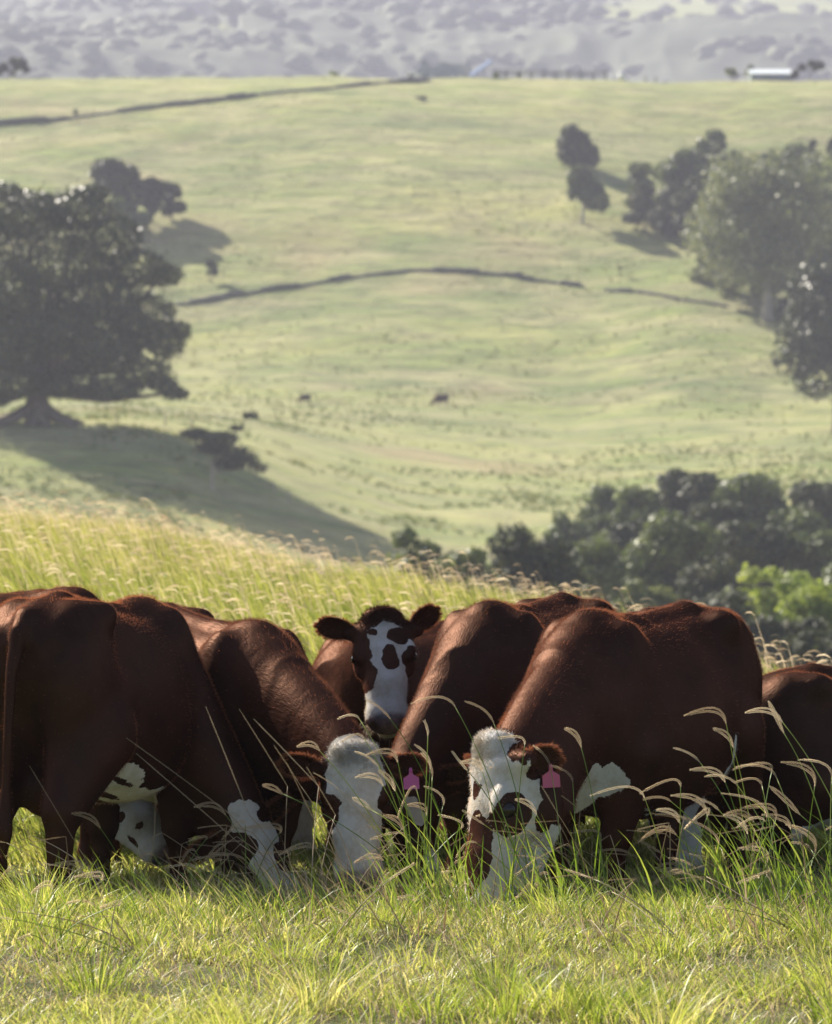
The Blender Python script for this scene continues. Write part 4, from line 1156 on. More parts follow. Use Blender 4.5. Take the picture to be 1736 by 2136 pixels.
# ------------------------------------------------------------------ fences
WIRE = simple_mat('fence_wire', (.30, .29, .28), rough=.5, metal=.6, var=.1)
def fence(label, posts, dmin, h=1.1, r=.07, mat=RUSTY, wires=3, rail=False, dist=None, post_mat=None, grp=None):
    W = [hit(x, y, dmin) if dist is None else P(x, y, crest(x)) for x, y in posts]
    if dist is not None:
        for p in W: p.z = float(zfun(p.x, p.y))
    root = empty('fence', W[0]); tag(root, label, 'fence', grp); o0 = W[0]
    for p in W:
        m = MB(); q = p - o0
        m.tube([q + Vector((0, 0, -.2)), q + Vector((0.02, 0, h * .5)), q + Vector((0, 0, h * random.uniform(.9, 1.08)))], [r, r * .95, r * .9], 6); m.build('post', post_mat or mat, root)
    for k in range(wires):
        m = MB(); z = h * (.35 + .28 * k)
        m.tube([p - o0 + Vector((0, -.05, z)) for p in W], .11 if rail else .010, 4); m.build('rail' if rail else 'wire', mat if rail else WIRE, root)
fence('post and wire fence along the knoll to the right of the fig', [(145, 880), (243, 884), (345, 888), (400, 894)], 380, 1.2, .09, wires=2)
fence('row of pale fence posts going down through the fig shadow', [(492, 955), (535, 995), (572, 1030), (603, 1055)], 330, 1.3, .10, post_mat=BARK_PALE, wires=2)
fence('wire fence with thin posts along the upper stone wall', [(x, 250 - (x - 60) * .098) for x in range(-40, 900, 118)], 640, 1.2, .07, wires=2)
fence('grey post and rail stock yard fence on the ridge', [(x, 172) for x in range(1030, 1290, 26)], 640, 1.6, .20, wires=3, rail=True, dist=786, mat=simple_mat('grey_rail', (.10, .10, .12), rough=.8))
fence('lone leaning fence post beside the right dark cow', [(944, 832)], 560, 1.4, .09, wires=0)
fence('two posts standing on the ridge right of the white tank', [(1347, 175), (1368, 176)], 640, 1.2, .13, wires=0, dist=787)

# ------------------------------------------------------------------ things on the ridge
ROOFW = simple_mat('roof_white_metal', (.62, .68, .72), rough=.7, var=.05)
SHEDG = simple_mat('shed_green_grey', (.20, .26, .25), rough=.7)
BLUEG = simple_mat('yard_steel', (.24, .27, .34), rough=.6)
PANEL = simple_mat('solar_blue', (.10, .14, .24), rough=.85, spec=.1)
WHITE = simple_mat('tank_white', (.75, .75, .72), rough=.6)
def ridge(px, d=786):
    b = P(px, 172, crest(px)); b.z = float(zfun(b.x, b.y)); return b
sc_ = 786 / F
b = ridge(1605); root = empty('shed', b); tag(root, 'long low shed with a pale metal roof on the ridge', 'shed')
L, Wd_, H_ = 84 * sc_, 5.0, 14 * sc_
m = MB(); m.box((0, 0, H_ / 2 - .2), (L, Wd_, H_)); m.build('wall', SHEDG, root, smooth=False)
m = MB(); m.add([(-L / 2 - .3, -Wd_ / 2 - .4, H_ - .2), (L / 2 + .3, -Wd_ / 2 - .4, H_ - .2), (L / 2 + .3, 0.2, H_ + .75), (-L / 2 - .3, 0.2, H_ + .75), (-L / 2 - .3, -Wd_ / 2 - .4, H_ - .1), (L / 2 + .3, -Wd_ / 2 - .4, H_ - .1), (L / 2 + .3, .2, H_ + .85), (-L / 2 - .3, .2, H_ + .85),
    (-L / 2 - .3, Wd_ / 2 + .3, H_ - .1), (L / 2 + .3, Wd_ / 2 + .3, H_ - .1)], [(3, 2, 1, 0), (4, 5, 6, 7), (0, 1, 5, 4), (1, 2, 6, 5), (3, 0, 4, 7), (7, 6, 9, 8)]); m.build('roof', ROOFW, root, smooth=False)
for k in (-.3, .05, .33):
    m = MB(); m.box((L * k, -Wd_ / 2 - .03, H_ * .42), (1.1, .08, .9)); m.build('window', BLUEG, root, smooth=False)
m = MB(); m.box((L * .2, -Wd_ / 2 - .03, H_ * .38), (.9, .1, H_ * .75)); m.build('door', BLUEG, root, smooth=False)
# cattle yard with tilted panel
b = ridge(1003, 784); root = empty('solar_panel', b); tag(root, 'tilted blue panel on a frame at the right end of the stock yard', 'solar panel')
m = MB(); m.box((0, 0, 1.75), (4.9, 2.4, .22), ry=math.radians(-36), rx=math.radians(18)); m.build('panel', PANEL, root, smooth=False)
for q in (-1.2, 1.0): m = MB(); m.tube([(q, 0, -.2), (q, .1, 1.2 + q * .5)], .07, 6); m.build('leg', BLUEG, root)
b = ridge(935, 785); root = empty('cattle_yard', b); tag(root, 'grey steel cattle yard of panels and tall posts on the ridge', 'cattle yard')
for i, (q, h_) in enumerate([(-6.5, 1.5), (-5.0, 2.6), (-4.0, 2.5), (-2.2, 1.6), (-1.0, 2.6), (0.1, 1.8), (1.6, 2.1), (3.0, 1.6), (4.2, 1.7)]):
    m = MB(); m.tube([(q, 0, -.2), (q, 0, h_)], .12, 6); m.build('post', BLUEG, root)
for i, (q, w_, h_, z_) in enumerate([(-4.5, 1.5, 2.9, 1.55), (-.9, 1.7, 2.6, 1.4), (2.2, 4.4, 2.1, 1.4), (-2.7, 2.0, 1.7, 1.1)]):
    m = MB()
    for k in range(7): m.box((q, .05, z_ - h_ / 2 + h_ * k / 6), (w_, .06, h_ / 9))
    for s in (-1, 1): m.box((q + s * w_ / 2, .05, z_), (.09, .09, h_))
    m.build('gate_panel', BLUEG, root, smooth=False)
b = ridge(872, 786); root = empty('ute', b); tag(root, 'white farm truck parked at the left end of the cattle yard', 'truck')
m = MB(); m.box((0, 0, .85), (4.3, 1.7, .5)); m.box((.4, 0, 1.35), (1.7, 1.55, .65)); m.build('body', WHITE, root, smooth=False)
m = MB(); m.box((.4, -.79, 1.4), (1.3, .03, .4)); m.build('window', PANEL, root, smooth=False)
for q in (-1.4, 1.4):
    for s in (-1, 1): m = MB(); m.tube([(q, s * .85, .38), (q, s * .62, .38)], .38, 12); m.build('wheel', EYE, root)
b = ridge(1297, 785); root = empty('water_tank', b); tag(root, 'small white tank at the right end of the yard rails', 'tank')
m = MB(); m.tube([(0, 0, -.1), (0, 0, 1.35)], .62, 16); m.build('tank', WHITE, root)
m = MB(); m.tube([(0, 0, 1.35), (0, 0, 1.5), (0, 0, 1.6)], [.66, .45, .1], 16); m.build('lid', ROOFW, root)

# ------------------------------------------------------------------ distant cattle
DARKCOAT = coat_mat('black_coat', (.018, .013, .014), (.03, .022, .022))
p = hit(637, 842, 560)
make_cow('dark cow facing left on the far slope, the one nearer the fig', (p.x, p.y, p.z), D2(197), .95, vox=.05, mat=DARKCOAT, nhair=0, full_head=False, group='dark cattle grazing on the far slope', seed=31)
p = hit(921, 848, 560)
make_cow('dark cow facing left on the far slope beside the lone post', (p.x, p.y, p.z), D2(178), 1.25, vox=.05, mat=DARKCOAT, nhair=0, full_head=False, group='dark cattle grazing on the far slope', seed=32)

# ------------------------------------------------------------------ tussocks on the slopes
def tussocks():
    rs = np.random.default_rng(77)
    n = 26000
    d = np.exp(rs.uniform(math.log(330), math.log(800), n * 2)); x = rs.uniform(-.125, .125, n * 2) * d
    # denser on the lower slopes
    dens = np.clip(1.15 - (d - 450) / 380, .16, 1) * np.clip(.35 + 1.0 * vnoise(x / 14, d / 10) + .6 * vnoise(x / 4, d / 3), 0, 1)
    k = rs.random(len(d)) < dens; x, d = x[k][:n], d[k][:n]; n = len(x)
    z = zfun(x, d); s = rs.uniform(.10, .34, n) * np.clip(1.1 - (d - 500) / 900, .5, 1.1)
    # each: 5 leaning blades fan
    nb = 6
    V = np.empty((n, nb, 3, 3)); a = rs.uniform(0, 2 * math.pi, (n, nb))
    for j in range(nb):
        w_ = s * .38; cx = np.cos(a[:, j]); sy = np.sin(a[:, j])
        bx, by = x + cx * s * .5, d + sy * s * .5
        V[:, j, 0] = np.stack([bx - sy * w_, by + cx * w_, z - .04], 1); V[:, j, 1] = np.stack([bx + sy * w_, by - cx * w_, z - .04], 1)
        V[:, j, 2] = np.stack([x + cx * s * 1.1, d + sy * s * 1.1, z + s * rs.uniform(.7, 1.3, n)], 1)
    t = np.repeat(rs.random(n), nb * 3)
    m = leafy_mat('tussock_leaf', [(0, (.09, .13, .035)), (.6, (.17, .21, .06)), (1, (.30, .27, .13))], transl=.3, rough=.8, spec=.1)
    o = fast_mesh('tussock_grass', V.reshape(-1, 3), np.arange(n * nb * 3), np.full(n * nb, 3), mat=m, attrs={'tint': t})
    tag(o, 'tufty grass clumps scattered over the far slope', 'grass', kind='stuff')
tussocks()
# ------------------------------------------------------------------ grass
def blades(name, label, x, y, h, w_, lean_dir, lean, tint, mat, segs=2, rs=None, z0=None, cat='grass', droop=.5):
    n = len(x); rs = rs or rng
    z = zfun(x, y) if z0 is None else z0
    a = rs.uniform(0, math.pi, n); sx, sy = np.cos(a) * .5, np.sin(a) * .5
    lx, ly = np.cos(lean_dir) * lean, np.sin(lean_dir) * lean
    ts = np.linspace(0, 1, segs + 1)
    nv = segs * 2 + 1
    V = np.empty((n, nv, 3))
    for i, t in enumerate(ts):
        ox = x + lx * h * t ** 1.8; oy = y + ly * h * t ** 1.8; oz = z - .015 + h * (t - droop * lean ** 2 * t ** 3 * .5)
        ww = w_ * (1 - .75 * t ** 1.4)
        if i < segs:
            V[:, 2 * i] = np.stack([ox - sx * ww, oy - sy * ww, oz], 1); V[:, 2 * i + 1] = np.stack([ox + sx * ww, oy + sy * ww, oz], 1)
        else: V[:, -1] = np.stack([ox, oy, oz], 1)
    base = (np.arange(n) * nv)[:, None]
    faces = []; cnt = []
    quads = np.concatenate([base + np.array([2 * i, 2 * i + 1, 2 * i + 3, 2 * i + 2]) for i in range(segs - 1)], 0) if segs > 1 else np.zeros((0, 4), int)
    tris = base + np.array([2 * segs - 2, 2 * segs - 1, 2 * segs])
    ff = np.concatenate([quads.ravel(), tris.ravel()]); lt = np.concatenate([np.full(len(quads), 4), np.full(len(tris), 3)])
    o = fast_mesh(name, V.reshape(-1, 3), ff, lt, mat=mat, attrs={'tint': np.repeat(tint, nv)})
    tag(o, label, cat, kind='stuff'); return o

G_SHORT = leafy_mat('short_grass', [(0, (.08, .13, .022)), (.3, (.22, .29, .05)), (.6, (.40, .44, .11)), (.82, (.56, .52, .22)), (1, (.68, .60, .40))], transl=.5, rough=.45, spec=.4, tcol=(1.0, 1.0, .55))
G_TALL = leafy_mat('tall_grass', [(0, (.09, .15, .028)), (.4, (.25, .29, .085)), (.7, (.42, .41, .17)), (1, (.54, .48, .28))], transl=.5, rough=.5, spec=.3, tcol=(1.0, 1.0, .5))
G_HEAD = leafy_mat('seed_head', [(0, (.38, .30, .21)), (.5, (.58, .48, .35)), (1, (.80, .71, .55))], transl=.5, rough=.7, spec=.2, tcol=(1, .92, .8))
G_DRY = leafy_mat('dry_grass', [(0, (.22, .15, .09)), (.5, (.38, .29, .19)), (1, (.58, .49, .36))], transl=.3, rough=.6, spec=.3, tcol=(1, .92, .75))
G_STEM = leafy_mat('green_stem', [(0, (.10, .17, .025)), (.5, (.22, .32, .05)), (1, (.42, .46, .13))], transl=.4, rough=.4, spec=.5, tcol=(1, 1, .5))

rs = np.random.default_rng(901)
# foreground turf
n = 100000
y = 13.3 + (24.5 - 13.3) * rs.random(n) ** 1.05
x = rs.uniform(-1, 1, n) * (y * .112 + .35)
cl = vnoise(x * 2.3, y * 2.3); cl2 = vnoise(x * 7 + 9, y * 7); big = vnoise(x * .9 + 4, y * .9)
h = (.040 + .060 * rs.random(n) ** 1.4) * (1 + .75 * cl + .5 * cl2); h = np.clip(h, .012, .2)
h *= np.where(y > 17.6, 1.25, 1.0)
tint = np.clip(.53 + .30 * cl + .22 * cl2 + .17 * rs.normal(0, 1, n) - .05, 0, .85)
h = h * np.where(big < -.2, .6, 1); tint = np.where((big < -.15) & (rs.random(n) < .45), rs.uniform(.75, 1, n), tint)
tint = np.where(rs.random(n) < .16 + .14 * (big > .2), rs.uniform(.8, 1, n), tint)
blades('short_grass', 'short sunlit green turf in the foreground under the cows', x, y, h, rs.uniform(.005, .011, n), rs.uniform(0, 2 * math.pi, n), rs.uniform(.3, 1.5, n), tint, G_SHORT, 2, rs)
# longer tufts in the turf
n = 20000
cx_ = rs.uniform(-1, 1, 520); cy_ = np.where(rs.random(520) < .35, rs.uniform(17.2, 19.6, 520), rs.uniform(13.6, 21, 520)); cx_ = cx_ * (cy_ * .112 + .3)
k = rs.integers(0, 520, n); x = cx_[k] + rs.normal(0, .07, n); y = cy_[k] + rs.normal(0, .07, n)
ht = rs.uniform(.06, .14, 520)[k] * np.where(cy_[k] > 17.2, 1.1, 1.0) * rs.uniform(.6, 1.1, n)
blades('grass_tufts', 'taller tufts of green grass standing in the foreground turf', x, y, ht, rs.uniform(.004, .008, n), np.arctan2(y - cy_[k], x - cx_[k]), rs.uniform(.25, .9, n),
       np.clip(rs.normal(.42, .2, n) + .35 * (rs.random(n) < .25), 0, 1), G_SHORT, 3, rs)
# dry litter lying in the turf
n = 12000
y = rs.uniform(13.5, 19.5, n); x = rs.uniform(-1, 1, n) * (y * .112 + .3)
blades('dry_litter', 'dry straw coloured stalks lying tangled in the turf', x, y, rs.uniform(.05, .16, n), rs.uniform(.0025, .005, n), rs.uniform(0, 6.28, n), rs.uniform(.9, 2.4, n), rs.random(n), G_DRY, 3, rs)
# thin seeding stalks scattered through the turf
n = 4200
y = rs.uniform(13.6, 18.9, n); x = rs.uniform(-1, 1, n) * (y * .112 + .3); k = rs.random(n) < np.clip(.4 + 1.2 * vnoise(x * 1.4 + 7, y * 1.4), .08, 1); x, y = x[k], y[k]; n = len(x)
blades('weed_stalks', 'thin dry seeding stalks poking up from the foreground turf', x, y, rs.uniform(.07, .28, n) * (1 + .4 * (y > 17.4)), rs.uniform(.0025, .0045, n), rs.uniform(1.8, 4.4, n), rs.uniform(.3, 1.3, n), rs.uniform(.2, 1, n), G_DRY, 4, rs)
n = 5200
k_ = 46; tx_ = rs.uniform(-1, 1, k_); ty_ = rs.uniform(14.2, 19.0, k_); tx_ = tx_ * (ty_ * .112 + .2); k = rs.integers(0, k_, n)
x = tx_[k] + rs.normal(0, .075, n); y = ty_[k] + rs.normal(0, .09, n)
blades('rough_tussocks', 'rough tussocks of mixed green and straw blades in the foreground turf', x, y, rs.uniform(.12, .25, k_)[k] * rs.uniform(.5, 1.2, n), rs.uniform(.0035, .0075, n), np.arctan2(y - ty_[k], x - tx_[k]), rs.uniform(.3, 1.1, n), np.clip(rs.uniform(.2, .8, k_)[k] + rs.normal(0, .15, n), 0, 1), G_SHORT, 4, rs)
n = 800
y = rs.uniform(17.0, 19.2, n); x = rs.uniform(-1, 1, n) * (y * .112 + .3)
blades('crest_grass', 'longer green blades along the feet of the herd', x, y, rs.uniform(.12, .34, n), rs.uniform(.004, .009, n), rs.uniform(1.8, 4.4, n), rs.uniform(.2, .9, n), rs.uniform(.1, .8, n), G_STEM, 4, rs)
# rear paddock up to the brow
n = 92000
y = 21.5 + (60 - 21.5) * rs.random(n) ** 1.25; x = rs.uniform(-1, 1, n) * (y * .112 + .5)
cl = vnoise(x * .8, y * .8); cl2 = vnoise(x * 2.2 + 5, y * 2.2)
h = (.22 + .20 * rs.random(n)) * (1 + .35 * cl + .25 * cl2)
h *= np.clip((y - 21) / 5, .35, 1)
tint = np.clip(.46 + .24 * cl + .20 * cl2 + .18 * rs.normal(0, 1, n) + .012 * (y - 34), 0, 1)
blades('paddock_grass', 'knee high sunlit grass filling the paddock behind the cows', x, y, h, rs.uniform(.009, .018, n), rs.uniform(1.9, 4.1, n), rs.uniform(.2, .9, n), tint, G_TALL, 2, rs)
# seed heads of the rear paddock: curved flattened spikes on thin stalks
n = 9500
y = 23 + (56 - 23) * rs.random(n) ** .8; x = rs.uniform(-1, 1, n) * (y * .112 + .5)
cl = vnoise(x * .6 + 3, y * .5); keep = rs.random(n) < np.clip(.55 + .6 * cl + (y - 38) * .03, .08, 1); x, y = x[keep], y[keep]; n = len(x)
z = zfun(x, y); h = rs.uniform(.16, .52, n) * (1 + .2 * (rs.random(n) < .15)); L = rs.uniform(.06, .14, n)
dirx = -np.cos(rs.normal(0, .5, n)); diry = rs.normal(0, .7, n)
V = np.empty((n, 11, 3)); ww = rs.uniform(.004, .010, n)
ln = rs.uniform(.35, .8, n)
bx, by = x, y
V[:, 0] = np.stack([bx - .002, by, z], 1); V[:, 1] = np.stack([bx + .002, by, z], 1)
mx, my = bx + dirx * h * .14 * ln, by + diry * h * .14
tx, ty, tz = bx + dirx * h * .42 * ln, by + diry * h * .42, z + h
V[:, 2] = np.stack([mx + .002, my, z + h * .6], 1); V[:, 3] = np.stack([mx - .002, my, z + h * .6], 1)
for i, (t, wt) in enumerate(((0, .35), (.35, 1), (.75, .85))):
    qx = tx + dirx * L * t; qy = ty + diry * L * t * .6; qz = tz + L * (ln * 1.2 * t - .75 * t * t)
    V[:, 4 + 2 * i] = np.stack([qx, qy, qz - ww * wt * .5], 1); V[:, 5 + 2 * i] = np.stack([qx, qy, qz + ww * wt * .5], 1)
V[:, 10] = np.stack([tx + dirx * L, ty + diry * L * .6, tz + L * (ln * 1.2 - .75)], 1)
base = (np.arange(n) * 11)[:, None]
quads = np.concatenate([base + np.array(q) for q in ((0, 1, 2, 3), (3, 2, 5, 4), (4, 5, 7, 6), (6, 7, 9, 8))]); tris = base + np.array((8, 9, 10))
o = fast_mesh('seed_heads', V.reshape(-1, 3), np.concatenate([quads.ravel(), tris.ravel()]), np.concatenate([np.full(len(quads), 4), np.full(len(tris), 3)]), mat=G_HEAD, attrs={'tint': np.repeat(rs.random(n), 11)})
tag(o, 'pale drooping seed heads over the paddock behind the cows', 'grass', kind='stuff')

# ------------------------------------------------------------------ tall stems in front of the cows
def stem_curve(base, tip0, bend, n=14):
    """from base to the foot of the head, curving"""
    mid = base.lerp(tip0, .55) + bend
    t = np.linspace(0, 1, n)
    return [Vector(((1 - s) ** 2 * base + 2 * s * (1 - s) * mid + s * s * tip0)) for s in t]

def seed_spike(mb, pts, r, rs_, attrs=None):
    """a flattened one-sided grass spike: two rows of spikelets along a bending axis"""
    n = len(pts)
    for i in range(n - 1):
        a, b = pts[i], pts[i + 1]; t = (b - a).normalized()
        s = t.cross(Vector((0, 1, 0))).normalized()
        for sg_ in (-1, 1):
            w_ = r * (1.0 if .08 < i / n < .88 else .6) * rs_.uniform(.8, 1.2)
            c = a + s * sg_ * w_ * .45
            e = a.lerp(b, 1.5) + s * sg_ * w_ * 1.15
            q = t.cross(s) * w_ * .45
            k = len(mb.v)
            mb.v += [tuple(a), tuple((a + e) / 2 + q + s * sg_ * w_ * .5), tuple(e), tuple((a + e) / 2 - q), tuple((a + e) / 2 - s * sg_ * w_ * .35)]
            mb.f += [(k, k + 1, k + 2), (k, k + 2, k + 3), (k, k + 4, k + 2), (k, k + 3, k + 4)]

def tint_build(mb, name, mat, parent, t):
    o = mb.build(name, mat, parent); a = o.data.attributes.new('tint', 'FLOAT', 'POINT'); a.data.foreach_set("value", np.full(len(mb.v), t, np.float32)); return o

HEADR = .0047
def clump(label, base_px, dist, stems, leaves=10, leaf_h=.5, seed=0, dry=False, spread=60):
    """stems: list of (head foot px, head tip px, kind) ; kind 'a' = arching double spike, 'd' = dry thin, 'p' = upright plume"""
    rs_ = np.random.default_rng(seed); rr = random.Random(seed)
    b0 = P(base_px[0], base_px[1], dist); b0.z = float(zfun(b0.x, b0.y))
    root = empty('grass_clump', b0); tag(root, label, 'tall grass', 'tall seeding grass standing in front of the cows')
    for (fx, fy), (tx, ty), kind in stems:
        dd = dist + rr.uniform(-.35, .35)
        foot = P(fx, fy, dd); tip = P(tx, ty, dd + rr.uniform(-.04, .04))
        bx = base_px[0] + rr.uniform(-spread, spread); bb = P(bx, base_px[1], dist + rr.uniform(-.2, .2)); bb.z = float(zfun(bb.x, bb.y)) - .02
        lean = foot - bb
        bend = Vector((-lean.x * rr.uniform(.12, .38), 0, rr.uniform(.02, .10) * lean.length))
        pts = [p - b0 for p in stem_curve(bb, foot, bend)]
        m = MB(); m.tube(pts, list(np.linspace(.0032, .0016, len(pts))), 5)
        st = tint_build(m, 'stem', G_DRY if kind == 'd' else G_STEM, root, rr.random() * .8 + .1)
        # head
        fo, ti = foot - b0, tip - b0
        tang = (pts[-1] - pts[-2]).normalized(); L = (ti - fo).length
        mid = fo + tang * L * .5 if kind != 'd' else fo.lerp(ti, .5) + Vector((0, 0, .004))
        nn = max(8, int(L / (.005 if kind != 'd' else .011)))
        hp = [Vector((1 - s) ** 2 * fo + 2 * s * (1 - s) * mid + s * s * ti) for s in np.linspace(0, 1, nn)]
        m = MB(); seed_spike(m, hp, HEADR * (.5 if kind == 'd' else 1.0), rr)
        if kind == 'a' and rr.random() < .45:
            hp2 = [p + Vector((.004, 0, .013)) * math.sin(math.pi * i / nn) * 1.2 + Vector((0, .004, 0)) for i, p in enumerate(hp)]
            seed_spike(m, hp2, HEADR * .8, rr)
        tint_build(m, 'seed_head', G_DRY if kind == 'd' else G_HEAD, st, rr.random() * .7 + .3)
    for i in range(int(leaves * .75)):
        bx = base_px[0] + rr.uniform(-spread, spread) * 1.3; bb = P(bx, base_px[1], dist + rr.uniform(-.25, .25)); bb.z = float(zfun(bb.x, bb.y)) - .02
        hh = leaf_h * rr.uniform(.5, 1.3); ln_ = Vector((rr.uniform(-.55, .25), rr.uniform(-.3, .3), 1)) * hh
        tipp = bb + ln_ + Vector((rr.uniform(-.18, .12) * hh, 0, -.12 * hh))
        mid = bb + Vector((ln_.x * .2, ln_.y * .2, hh * .6)); w_ = rr.uniform(.0022, .0045)
        m = MB(); q = []
        for s in np.linspace(0, 1, 8):
            p = (1 - s) ** 2 * bb + 2 * s * (1 - s) * mid + s * s * tipp - b0
            wd = w_ * (1 - s ** 2.2) + .0003
            m.v += [tuple(p + Vector((-wd, 0, 0))), tuple(p + Vector((0, .0015, 0))), tuple(p + Vector((wd, 0.0, 0)))]
        for j in range(7): k = j * 3; m.f += [(k, k + 1, k + 4, k + 3), (k + 1, k + 2, k + 5, k + 4)]
        tint_build(m, 'leaf', G_DRY if (dry and rr.random() < .6) else G_STEM, root, rr.random())

clump('dry arching stems rising in front of the spotted cow belly at the left', (610, 1900), 18.6, [((520, 1700), (430, 1475), 'd'), ((470, 1690), (265, 1540), 'd'), ((500, 1760), (285, 1572), 'd'), ((600, 1640), (500, 1480), 'd')], leaves=14, leaf_h=.30, seed=1, dry=True)
clump('straight dry stems standing before the neck of the white faced cow', (700, 1900), 18.4, [((665, 1640), (530, 1500), 'd'), ((628, 1640), (572, 1555), 'd'), ((650, 1700), (598, 1590), 'd'), ((700, 1700), (640, 1600), 'd')], leaves=14, leaf_h=.35, seed=2, dry=True)
clump('short dry stems near the hind leg of the left cow', (330, 1880), 18.7, [((210, 1728), (150, 1697), 'a'), ((165, 1770), (62, 1598), 'd'), ((320, 1780), (326, 1650), 'd'), ((380, 1760), (430, 1745), 'd'), ((90, 1800), (40, 1700), 'd')], leaves=20, leaf_h=.25, seed=3, dry=True, spread=120)
clump('green stems whose arching heads cross the white face of the head lowered cow', (905, 1890), 18.3, [((668, 1567), (620, 1558), 'a'), ((590, 1656), (548, 1638), 'a'), ((790, 1600), (740, 1568), 'a'), ((830, 1590), (765, 1575), 'a'), ((825, 1650), (790, 1608), 'a'), ((800, 1640), (742, 1622), 'a'), ((775, 1690), (735, 1665), 'a'), ((800, 1795), (740, 1800), 'a')], leaves=24, leaf_h=.5, seed=4)
clump('green stems reaching up to the chin of the cow looking at the camera', (935, 1890), 18.2, [((815, 1500), (762, 1458), 'a'), ((750, 1500), (705, 1500), 'a'), ((893, 1535), (885, 1503), 'p'), ((898, 1605), (865, 1553), 'a'), ((902, 1620), (878, 1570), 'a'), ((870, 1650), (830, 1705), 'a')], leaves=26, leaf_h=.55, seed=5)
clump('tall green stems with the two highest arching heads left of the large right cow', (1120, 1890), 18.3, [((950, 1475), (858, 1468), 'a'), ((1030, 1508), (970, 1463), 'a'), ((975, 1607), (943, 1567), 'a'), ((1007, 1610), (960, 1592), 'a'), ((1095, 1553), (1040, 1540), 'a')], leaves=22, leaf_h=.42, seed=6)
clump('green stems in front of the chest of the large right cow', (1250, 1895), 18.35, [((1213, 1560), (1178, 1520), 'a'), ((1195, 1632), (1150, 1597), 'a'), ((1165, 1700), (1130, 1640), 'd'), ((1185, 1800), (1160, 1700), 'd'), ((1080, 1830), (1010, 1770), 'd')], leaves=24, leaf_h=.40, seed=7)
clump('green stems with long pinkish heads before the belly of the large right cow', (1480, 1900), 18.4, [((1345, 1665), (1232, 1660), 'a'), ((1420, 1642), (1335, 1655), 'a'), ((1400, 1672), (1342, 1668), 'a'), ((1475, 1700), (1400, 1660), 'a'), ((1420, 1720), (1370, 1690), 'a'), ((1500, 1760), (1410, 1700), 'a')], leaves=26, leaf_h=.42, seed=8, spread=90)
clump('green stems right of the large cow with the tallest pink heads', (1640, 1905), 18.3, [((1515, 1510), (1428, 1493), 'a'), ((1513, 1632), (1440, 1606), 'a'), ((1540, 1640), (1470, 1620), 'a'), ((1600, 1705), (1505, 1655), 'a'), ((1560, 1740), (1510, 1700), 'a'), ((1610, 1610), (1530, 1605), 'a'), ((1600, 1800), (1540, 1770), 'a')], leaves=34, leaf_h=.42, seed=9, spread=90)
clump('dense green stems with many pink heads at the right edge', (1740, 1905), 18.2, [((1636, 1530), (1603, 1463), 'a'), ((1633, 1507), (1555, 1487), 'a'), ((1620, 1622), (1535, 1600), 'a'), ((1590, 1640), (1535, 1632), 'a'), ((1700, 1640), (1630, 1590), 'a'), ((1735, 1620), (1665, 1585), 'a'), ((1670, 1700), (1605, 1640), 'a'), ((1650, 1730), (1590, 1700), 'a'), ((1700, 1780), (1640, 1720), 'a')], leaves=44, leaf_h=.5, seed=10, spread=110)
clump('green stems with drooping heads between the curly white face and the magenta tag', (880, 1895), 18.5, [((760, 1540), (712, 1548), 'a'), ((845, 1740), (800, 1702), 'a'), ((890, 1700), (850, 1680), 'a'), ((925, 1680), (885, 1640), 'p'), ((700, 1640), (655, 1612), 'd'), ((960, 1730), (915, 1700), 'a')], leaves=10, leaf_h=.4, seed=21)
clump('thin green stems before the cheek of the large right cow', (1180, 1895), 18.5, [((1060, 1640), (1022, 1600), 'a'), ((1120, 1700), (1075, 1668), 'a'), ((1148, 1600), (1112, 1555), 'p'), ((1010, 1720), (965, 1690), 'a'), ((1210, 1690), (1172, 1660), 'd')], leaves=8, leaf_h=.45, seed=22)
clump('thin stems with pink heads before the hind leg of the large right cow', (1560, 1900), 18.5, [((1460, 1590), (1405, 1560), 'a'), ((1500, 1690), (1452, 1665), 'a'), ((1380, 1780), (1330, 1752), 'a'), ((1450, 1810), (1395, 1790), 'a'), ((1530, 1560), (1488, 1520), 'a')], leaves=12, leaf_h=.5, seed=23)
for i, (lbl, bx_, by_, dd_) in enumerate([('sparse low seed stems in the turf at the lower left corner', 150, 2020, 16.6), ('sparse low seed stems in the turf below the curly white face', 760, 1990, 17.0),
    ('sparse low seed stems in the turf below the large right cow', 1330, 2010, 16.8), ('loose dry stems in the turf at the lower right', 1600, 2000, 17.0), ('tall loose stems rising from the turf by the right edge', 1690, 1960, 17.5)]):
    r_ = random.Random(500 + i); st = []
    for k in range(9):
        fx = bx_ + r_.uniform(-130, 110); fy = by_ - r_.uniform(60, 190) - (90 if i == 4 else 0); L = r_.uniform(30, 75); an = r_.uniform(-.5, .8)
        st.append(((fx, fy), (fx - L * math.cos(an), fy + L * math.sin(an) * .7), 'd' if r_.random() < .6 else 'a'))
    clump(lbl, (bx_ + 20, by_), dd_, st, leaves=12, leaf_h=.22, seed=60 + i, dry=True, spread=120)
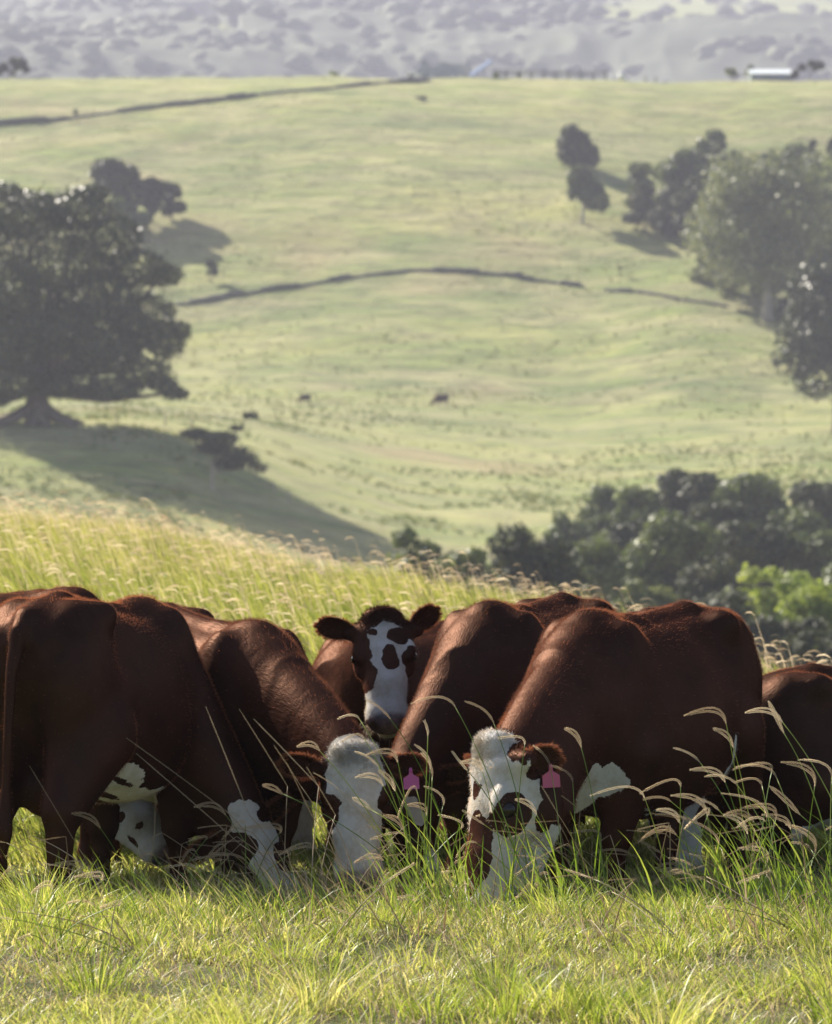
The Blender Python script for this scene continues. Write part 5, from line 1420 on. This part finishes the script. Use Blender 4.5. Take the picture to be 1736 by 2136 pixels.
clump('short curved grass stem lying over the turf at the lower left', (520, 1985), 17.0, [((515, 1952), (392, 1950), 'd')], leaves=8, leaf_h=.12, seed=12, dry=True, spread=30)

# low curling dry stalks along the feet of the herd
for i, (lbl, px_, cnt) in enumerate([
    ('low curling dry stalks by the front leg of the left cow', 420, 16), ('low pinkish dry stalks under the muzzle of the left cow', 560, 14),
    ('low dry stalks below the white curly face', 770, 10), ('low tangled dry stalks under the muzzle of the large right cow', 1080, 16),
    ('low curling dry stalks between the front legs of the large right cow', 1230, 14), ('low pinkish curling stalks under the belly of the large right cow', 1400, 16),
    ('low dry stalks by the hind legs of the large right cow', 1540, 14), ('low dry stalks beside the hind leg of the left cow', 120, 9)]):
    r_ = random.Random(300 + i); st = []
    for k in range(cnt):
        fx = px_ + r_.uniform(-110, 90); fy = r_.uniform(1700, 1850); L = r_.uniform(35, 85); an = r_.uniform(-.5, .9)
        st.append(((fx, fy), (fx - L * math.cos(an), fy + L * math.sin(an) * .7), 'd' if r_.random() < .7 else 'a'))
    clump(lbl, (px_ + 40, 1900), 18.55, st, leaves=10, leaf_h=.26, seed=40 + i, dry=True, spread=110)

# grass the alert cow is chewing
root = empty('chewed_grass', MD @ Vector(HD(.50, 0, -.15))); tag(root, 'wisps of hay hanging from the mouth of the cow looking at the camera', 'hay')
rs_ = np.random.default_rng(3); o0 = root.location.copy()
for side, cnt in ((-1, 34), (1, 12), (0, 8)):
    m = MB()
    for i in range(cnt):
        s = MD @ Vector(HD(.46 + rs_.uniform(-.02, .03), side * .062 + rs_.normal(0, .010), -.145 + rs_.normal(0, .012))) - o0
        d_ = Vector((rs_.normal(side * .6, .5), rs_.uniform(-.6, .1), -abs(rs_.normal(.9, .5)))).normalized()
        L = rs_.uniform(.03, .085) if rs_.random() < .8 else rs_.uniform(.12, .20)
        m.tube([s, s + d_ * L * .5 + Vector((0, 0, .006)), s + d_ * L + Vector((0, 0, -.02))], [.0015, .0013, .0006], 4)
    tint_build(m, 'hay_wisps', G_DRY, root, .5 + .2 * side)
